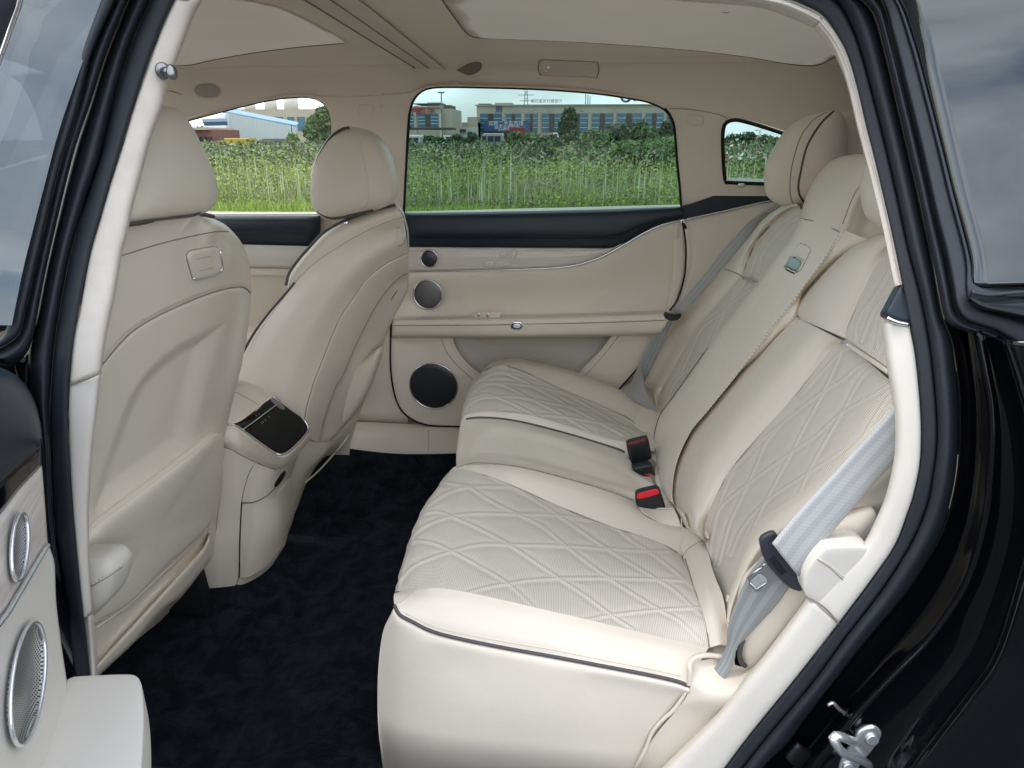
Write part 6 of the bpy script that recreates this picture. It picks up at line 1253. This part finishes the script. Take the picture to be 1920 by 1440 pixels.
def plant(name, label, cat, px, py_top, wpx, Y, mat, seed, n=2600, group=None, trunk=True, squash=.42):
    top = W(px, py_top, Y); h = top[2]; rx = wpx/2*Y/F; rz = h*squash; t = thing(name, label, cat, (top[0], Y, 0), group)
    V, Fq = crown(top[0], Y, h-rz*.95, rx, rx*.8, rz, n, .0026*Y+.05, seed); mesh('crown', V, Fq, mat, t, smooth=False)
    P = np.array([[top[0], Y, -.05], [top[0]+.03*h, Y, h*.35], [top[0]-.02*h, Y, h*.75]]); tube('trunk', P, [h*.03, h*.022, h*.01], barkm, t, sides=7)
    for q in range(3):
        a = q*2.1+seed; tube('limb', np.array([[top[0]+.02*h, Y, h*.4], [top[0]+rx*.5*math.cos(a), Y+rx*.4*math.sin(a), h*.72]]), [h*.013, h*.005], barkm, t, sides=5)
plant('tree', 'round bushy green tree at the right edge of the front side window', 'tree', 602, 196, 78, 62, LM[1], 11, 5200)
plant('tree', 'slim dark poplar standing before the long office block', 'tree', 1064, 195, 34, 95, LM[2], 12, 2600, squash=.5)
sh_ = [(1226, 262, 90, 27, 1), (1262, 250, 100, 34, 0), (1175, 268, 80, 30, 0), (1010, 272, 60, 33, 3), (900, 276, 70, 36, 0), (688, 262, 46, 55, 3), (806, 250, 60, 60, 2), (850, 247, 44, 58, 2), (883, 250, 34, 52, 3), (985, 243, 66, 56, 1), (1030, 250, 50, 60, 2), (1075, 244, 44, 70, 2), (1120, 240, 66, 60, 1), (1160, 230, 70, 62, 3), (1195, 226, 66, 58, 2), (1232, 229, 60, 55, 1), (1268, 222, 70, 52, 2), (370, 236, 90, 100, 1), (1395, 246, 60, 48, 2), (1440, 252, 60, 50, 1), (545, 250, 40, 58, 0)]
names_ = ['low green bush standing nearest in the right part of the field', 'big loose bush at the right end of the field under the thicket', 'low light bush left of the nearest field bush', 'small bluish bush in mid field below the poplar', 'flat light bush in mid field below the silver van', 'low shrub left of the far window, half behind the front headrest', 'dark shrub in front of the left office block', 'shrub under the low beige building', 'small shrub left of the silver van', 'shrub right of the silver van', 'low shrub below the middle of the blue sign building', 'shrub at the foot of the slim poplar', 'light green shrub right of the slim poplar', 'broad bluish shrub left in the dense right hand thicket', 'tallest dark shrub in the right hand thicket', 'light green shrub in the right hand thicket', 'dark shrub at the right end of the far rear window', 'distant green trees beyond the red brick shed', 'dark shrub seen through the small quarter window', 'light green shrub seen behind the rear headrest', 'pale yellow green shrub right of the white warehouse']
for (px_, py_, w_, Y_, m_), nm in zip(sh_, names_): plant('shrub', nm, 'shrub', px_, py_, w_, Y_, LM[m_], int(px_), 1700, 'shrubs beyond the weeds', squash=.5)
# ---- buildings
stuc = pmat('pale_render', (.50, .43, .35), .85, var=.06, vscale=.3); stuc2 = pmat('white_render', (.62, .60, .56), .8)
blu = pmat('blue_window_glass', (.05, .16, .24), .15, spec=.8); brn = pmat('brown_cladding', (.10, .07, .065), .7); dark = pmat('dark_recess', (.03, .035, .04), .6)
signblue = pmat('blue_sign', (.07, .11, .26), .6); white = pmat('white_lettering', (.8, .8, .8), .6); red = pmat('red_lettering', (.55, .05, .06), .6); whp = pmat('white_panel', (.62, .66, .68), .6)
def bx(name, x0, x1, y0, y1, z0, z1, mat, parent, **k): return boxm(name, (min(x0, x1), y0, min(z0, z1)), (max(x0, x1), y1, max(z0, z1)), mat, parent, **k)
def zp(py, Y): return float(W(960, py, Y)[2])
def xp(px, Y, py=230): return float(W(px, py, Y)[0])
def office(px0, px1, Y, ytop, ywin0, ywin1, piers, label, pfx=None, depth=14):
    t = thing('office_building', label, 'building', (xp((px0+px1)/2, Y), Y, 0), 'office blocks across the field')
    x0, x1 = xp(px0, Y), xp(px1, Y); bx('wall', x0, x1, Y, Y+depth, -.1, zp(ytop, Y), stuc, t)
    bx('parapet', x0-.3, x1+.3, Y-.35, Y-.01, zp(ytop+1.2, Y), zp(ytop-1.0, Y), stuc, t)
    for a, b in zip(piers[:-1], piers[1:]):
        xa, xb = xp(a+4, Y), xp(b-4, Y); w_ = xb-xa
        for k, (f0, f1, mt) in enumerate(((0, .36, blu), (.36, .62, brn), (.62, 1, blu))):
            fr_ = bx('window' if mt is blu else 'cladding_panel', xa+w_*f0+.04, xa+w_*f1-.04, Y-.12, Y+.05, zp(ywin1, Y), zp(ywin0, Y), mt, t)
            if mt is blu:
                for zz in np.linspace(zp(ywin1, Y), zp(ywin0, Y), 5)[1:-1]: bx('mullion', xa+w_*f0+.04, xa+w_*f1-.04, Y-.18, Y-.125, zz-.05, zz+.05, whp, fr_ if False else t)
        bx('pier', xp(b-3.5, Y), xp(b+1.5, Y), Y-.3, Y-.01, -.1, zp(ywin0-3, Y), stuc, t)
    return t
b1 = office(894, 1330, 150, 197, 213, 248, [896, 945, 981, 1012, 1058, 1106, 1153, 1206, 1247, 1290, 1328], 'long beige office block with blue windows and a big blue banner sign')
Yb = 149.3
bx('banner', xp(908, Yb), xp(992, Yb), Yb-.5, Yb-.3, zp(246, Yb), zp(227, Yb), signblue, b1)
txt('banner_text', '双鹿二手车市场', 1.02, (xp(949, Yb), Yb-.52, zp(232, Yb)), math.radians(90), 0, white, b1, .02)
txt('banner_text', '服务品质联盟', .85, (xp(951, Yb), Yb-.52, zp(239, Yb)), math.radians(90), 0, white, b1, .02)
txt('banner_text', '诚信经营 放心购车', .42, (xp(950, Yb), Yb-.52, zp(244, Yb)), math.radians(90), 0, white, b1, .02)
for px_, c in ((935, '朗'), (966, '人'), (996, '二'), (1028, '辽'), (1090, '众'), (1152, '八'), (1187, '三')): txt('wall_letter', c, 1.1 if px_ > 940 else 1.5, (xp(px_, Yb), 149.9, zp(205, 150)), math.radians(90), 0, signblue if px_ < 940 else stuc2, b1, .04)
txt('roof_sign', '朝阳富民村镇银行', .78, (xp(1024, 150), 150.5, zp(190, 150)), math.radians(90), 0, dark, b1, .04)
txt('roof_sign', '天元国际', 2.2, (xp(1212, 150), 150.5, zp(183, 150)), math.radians(90), 0, signblue, b1, .05)
tube('roof_sign_ring', np.array([[xp(1172, 150)+1.0*math.cos(a), 150.5, zp(181, 150)+1.0*math.sin(a)] for a in np.linspace(0, 2*math.pi, 24)]), .22, signblue, b1, closed=True)
bx('roof_house', xp(928, 151), xp(960, 151), 151, 156, zp(198, 151), zp(192.5, 151), stuc, b1); bx('roof_house', xp(897, 151), xp(920, 151), 151, 156, zp(198, 151), zp(194, 151), brn, b1)
for x_ in (1096, 1100, 1104): bx('roof_mast', xp(x_, 151), xp(x_, 151)+.15, 151, 151.15, zp(197, 151), zp(177+(x_-1096)*.5, 151), dark, b1)
b2 = office(735, 827, 130, 200, 213, 238, [736, 780, 826], 'left beige office block with red letters and a lamp mast behind')
bx('end_wall', xp(827.5, 130), xp(849, 131), 130.5, 142, -.1, zp(203, 130), stuc, b2)
bx('corner_pier', xp(824.5, 129.7), xp(828, 129.7), 129.4, 129.7, 0, zp(212, 130), stuc2, b2)
bx('roof_house', xp(800, 131), xp(825, 131), 132, 138, zp(200, 131), zp(191, 131), stuc, b2); bx('roof_house', xp(832, 131), xp(844, 131), 132, 138, zp(203, 131), zp(196, 131), brn, b2); bx('roof_slab', xp(776, 131), xp(826, 131), 131, 139, zp(194.5, 131), zp(193, 131), brn, b2)
txt('wall_letter', '名车', 1.35, (xp(801, 130), 129.8, zp(206.5, 130)), math.radians(90), 0, red, b2, .04, sx=1.2); txt('wall_letter', '福', 1.6, (xp(780, 130), 129.8, zp(207, 130)), math.radians(90), 0, red, b2, .04)
bx('canopy', xp(762, 120), xp(848, 120), 120, 124, zp(243, 120), zp(239, 120), brn, b2)
b3 = thing('low_building', 'low beige building between the two office blocks', 'building', (xp(872, 145), 145, 0))
bx('wall', xp(849, 145), xp(895, 145), 146, 156, -.1, zp(229, 145), stuc, b3); bx('wall', xp(876, 145), xp(895, 145), 145, 150, -.1, zp(219, 145), stuc, b3); bx('wall', xp(849, 140), xp(893, 140), 140, 143, -.1, zp(238, 140), stuc2, b3); bx('sign_board', xp(856, 139), xp(872, 139), 139.6, 139.9, zp(248, 139), zp(242, 139), brn, b3)
b4 = thing('warehouse', 'white corrugated warehouse with a blue lettered sign and blue roof edge', 'warehouse', (xp(470, 85), 85, 0))
wv = [W(428, 212, 82), W(428, 290, 82), W(556, 290, 104), W(556, 238, 104)]
mesh('wall', wv, [(0, 1, 2, 3)], whp, b4, smooth=False, solid=.3)
for k in range(26):
    t_ = k/26; a = np.array(wv[0])*(1-t_)+np.array(wv[3])*t_; b = np.array(wv[1])*(1-t_)+np.array(wv[2])*t_
    tube('wall_rib', np.array([a, b])+np.array([0, -.06, 0]), .05, whp, b4, sides=4)
mesh('roof', [W(418, 208, 82), W(556, 235, 104), W(560, 229, 130), W(440, 205, 110)], [(0, 1, 2, 3)], pmat('blue_roof', (.22, .36, .52), .6), b4, smooth=False, solid=.25)
mesh('side_wall', [W(428, 214, 82), W(428, 290, 82), W(385, 290, 95), W(385, 232, 95)], [(0, 1, 2, 3)], whp, b4, smooth=False, solid=.2)
mesh('shed_roof', [W(380, 230, 78), W(427, 229, 78), W(427, 235, 76), W(384, 236, 76)], [(0, 1, 2, 3)], pmat('blue_shed_roof', (.03, .08, .16), .5), b4, smooth=False, solid=.4)
def onwall(px, py): # point on the slanting warehouse wall
    t_ = (px-428)/128; return W(px, py, 82+22*t_*1.0-.2)
sgn = [onwall(433, 225), onwall(433, 247), onwall(485, 250), onwall(485, 229)]
mesh('sign_board', sgn, [(0, 1, 2, 3)], pmat('cyan_sign', (.03, .30, .62), .5), b4, smooth=False, solid=.1)
ang = math.atan2(104-82, float(wv[3][0]-wv[0][0]))
c_ = onwall(459, 233)+np.array([0, -.35, 0]); txt('sign_text', '汽车维修养护中心', .46, tuple(c_), math.radians(90), ang, white, b4, .02)
c_ = onwall(461, 244)+np.array([0, -.35, 0]); txt('sign_text', '欢迎光临', .5, tuple(c_), math.radians(90), ang, white, b4, .02)
for px_ in (510, 514, 518, 524, 533, 537, 541, 546): a = onwall(px_, 240)+np.array([0, -.1, 0]); bx('window', a[0]-.12, a[0]+.12, a[1]-.1, a[1]+.05, a[2]-.5, a[2]+.4, dark, b4)
b5 = thing('office_building', 'far beige block with white rooftop tanks behind the warehouse', 'building', (xp(540, 160), 160, 0), 'office blocks across the field')
bx('wall', xp(440, 160), xp(650, 160), 160, 172, -.1, zp(203, 160), stuc, b5)
for a, b in ((512, 532), (540, 552), (558, 572), (582, 600)): bx('window', xp(a, 160), xp(b, 160), 159.8, 160, zp(245, 160), zp(218, 160), blu, b5)
for a, b, h_ in ((462, 482, 192), (500, 522, 184), (536, 562, 182)): tube('tank', np.array([[xp((a+b)/2, 163), 163, zp(204, 163)], [xp((a+b)/2, 163), 163, zp(h_, 163)]]), (xp(b, 163)-xp(a, 163))/2, stuc2, b5, sides=14)
b6 = thing('shed', 'dull red brick shed at the left end of the front side window', 'shed', (xp(378, 70), 70, 0))
rdb = pmat('red_brick_wall', (.22, .10, .09), .9, var=.2, vscale=2); bx('wall', xp(300, 70), xp(404, 70), 70, 75, -.1, zp(242, 70), rdb, b6); bx('roof', xp(298, 70), xp(390, 70), 69.5, 75.5, zp(243, 70), zp(238, 70), stuc, b6)
for a in (356, 366, 376, 386): bx('window', xp(a, 70), xp(a+7, 70), 69.8, 70, zp(266, 70), zp(256, 70), dark, b6)
# ---- vehicles beyond the weeds
def vehicle(name, label, cat, px0, px1, py0, py1, Y, body, group=None, cab=.3, kind='van'):
    x0, x1 = xp(px0, Y, 260), xp(px1, Y, 260); z1 = zp(py0, Y); w_ = x1-x0; t = thing(name, label, cat, ((x0+x1)/2, Y, 0), group); z0 = .35; r = min(.38, z1*.2)
    if kind == 'car': prof = [(0, .45), (.02, .62), (.2, .72), (.34, 1), (.7, 1), (.84, .72), (.98, .66), (1, .45), (.98, .2), (.02, .2)]
    elif kind == 'van': prof = [(0, .3), (.01, .6), (.06, .66), (.16, .96), (.22, 1), (.97, 1), (1, .92), (1, .2), (.02, .2)]
    else: prof = [(0, .2), (0, .78), (.04, .86), (.22, .86), (.24, .6), (.27, .6), (.27, 1), (1, 1), (1, .25), (.27, .22)]
    n = len(prof); V = []
    for yy, s in ((Y, .97), (Y+.12, 1), (Y+1.6, 1), (Y+1.72, .97)): V += [(x0+w_*(.5+(a-.5)*s), yy, z1*(b*(1 if b < .9 else s))) for a, b in prof]
    Fq = [tuple(range(n)), tuple(range(3*n, 4*n))[::-1]]+[(k*n+i, k*n+(i+1) % n, (k+1)*n+(i+1) % n, (k+1)*n+i) for k in range(3) for i in range(n)]
    mesh('body', V, Fq, body, t, smooth=False)
    wn = {'car': [(.24, .36, .74, .94), (.53, .36+.3, .74, .94)], 'van': [(.12, .3, .62, .88), (.36, .62, .62, .88), (.66, .92, .62, .88)], 'truck': [(.03, .19, .55, .78)]}[kind]
    for a, b, c, d in wn: bx('window', x0+w_*a, x0+w_*b, Y-.03, Y+.02, z1*c, z1*d, dark, t)
    for a in ((.2, .8) if kind != 'truck' else (.14, .78)):
        wl = disc('wheel', (x0+w_*a, Y-.02, .33), (0, -1, 0), .33, M['rubber'], t, h=.05, n=20)
wp = pmat('white_car_paint', (.62, .62, .60), .3); sil = pmat('silver_paint', (.35, .37, .37), .3); yel = pmat('yellow_truck_paint', (.50, .36, .04), .5); rdp = pmat('dark_red_paint', (.22, .02, .025), .5); gryp = pmat('grey_paint', (.14, .15, .16), .5)
vehicle('van', 'white van cut off by the left edge of the far rear window', 'van', 752, 787, 253, 276, 58, wp)
vehicle('parked_car', 'white car half hidden by the left shrubs', 'car', 820, 852, 254, 268, 66, wp, kind='car')
vehicle('van', 'silver van under the blue banner sign', 'van', 899, 942, 250, 276, 62, sil)
vehicle('truck', 'dark red truck in front of the blue banner', 'truck', 944, 984, 238, 262, 88, rdp, kind='truck')
vehicle('parked_car', 'white car just left of the slim poplar', 'car', 1029, 1052, 249, 264, 80, wp, kind='car')
vehicle('truck', 'yellow and orange truck by the red brick shed', 'truck', 402, 466, 259, 284, 62, yel, kind='truck')
vehicle('truck', 'dark grey truck below the white warehouse', 'truck', 472, 542, 259, 280, 66, gryp, kind='truck')
# ---- pylon and lamp mast
py_ = thing('pylon', 'lattice power pylon behind the long office block', 'pylon', (xp(986, 300), 300, 0)); X = xp(986, 300); zt_ = zp(163, 300)
for s in (-1, 1): tube('leg', np.array([[X+s*1.6, 300, 0], [X+s*.35, 300, zt_]]), .12, gryp, py_, sides=4)
for z_, w_ in ((zt_-1, 2.0), (zt_-3, 3.2), (zt_-5.2, 2.6)): tube('cross_arm', np.array([[X-w_, 300, z_], [X+w_, 300, z_]]), .10, gryp, py_, sides=4)
for k in range(8):
    z_ = zt_*(k+.5)/9; w_ = 1.6-1.25*z_/zt_; tube('brace', np.array([[X-w_, 300, z_], [X+w_, 300, z_+zt_/9]]), .07, gryp, py_, sides=4); tube('brace', np.array([[X+w_, 300, z_], [X-w_, 300, z_+zt_/9]]), .07, gryp, py_, sides=4)
lm = thing('lamp_mast', 'tall lamp mast with flat head above the left office block', 'lamp mast', (xp(829, 170), 170, 0)); X = xp(829, 170)
tube('mast', np.array([[X, 170, 0], [X, 170, zp(173, 170)]]), .13, gryp, lm, sides=6); bx('lamp_head', X-.75, X+.75, 169.6, 170.4, zp(174, 170), zp(171.5, 170), gryp, lm)
# a few cut stalks lying in the clearing
fs = thing('fallen_branches', 'pale broken branches lying among the weed stalks', 'branches', (xp(1015, 17, 350), 17, 0))
for a, b in (((990, 355), (1040, 350)), ((1000, 350), (1014, 338)), ((1012, 341), (1035, 352)), ((965, 358), (1000, 356)), ((1015, 352), (1032, 340))): tube('branch', np.array([W(*a, 17), W(*b, 17)]), .022, leafmat('dry_wood', (.40, .36, .28)), fs, sides=5)
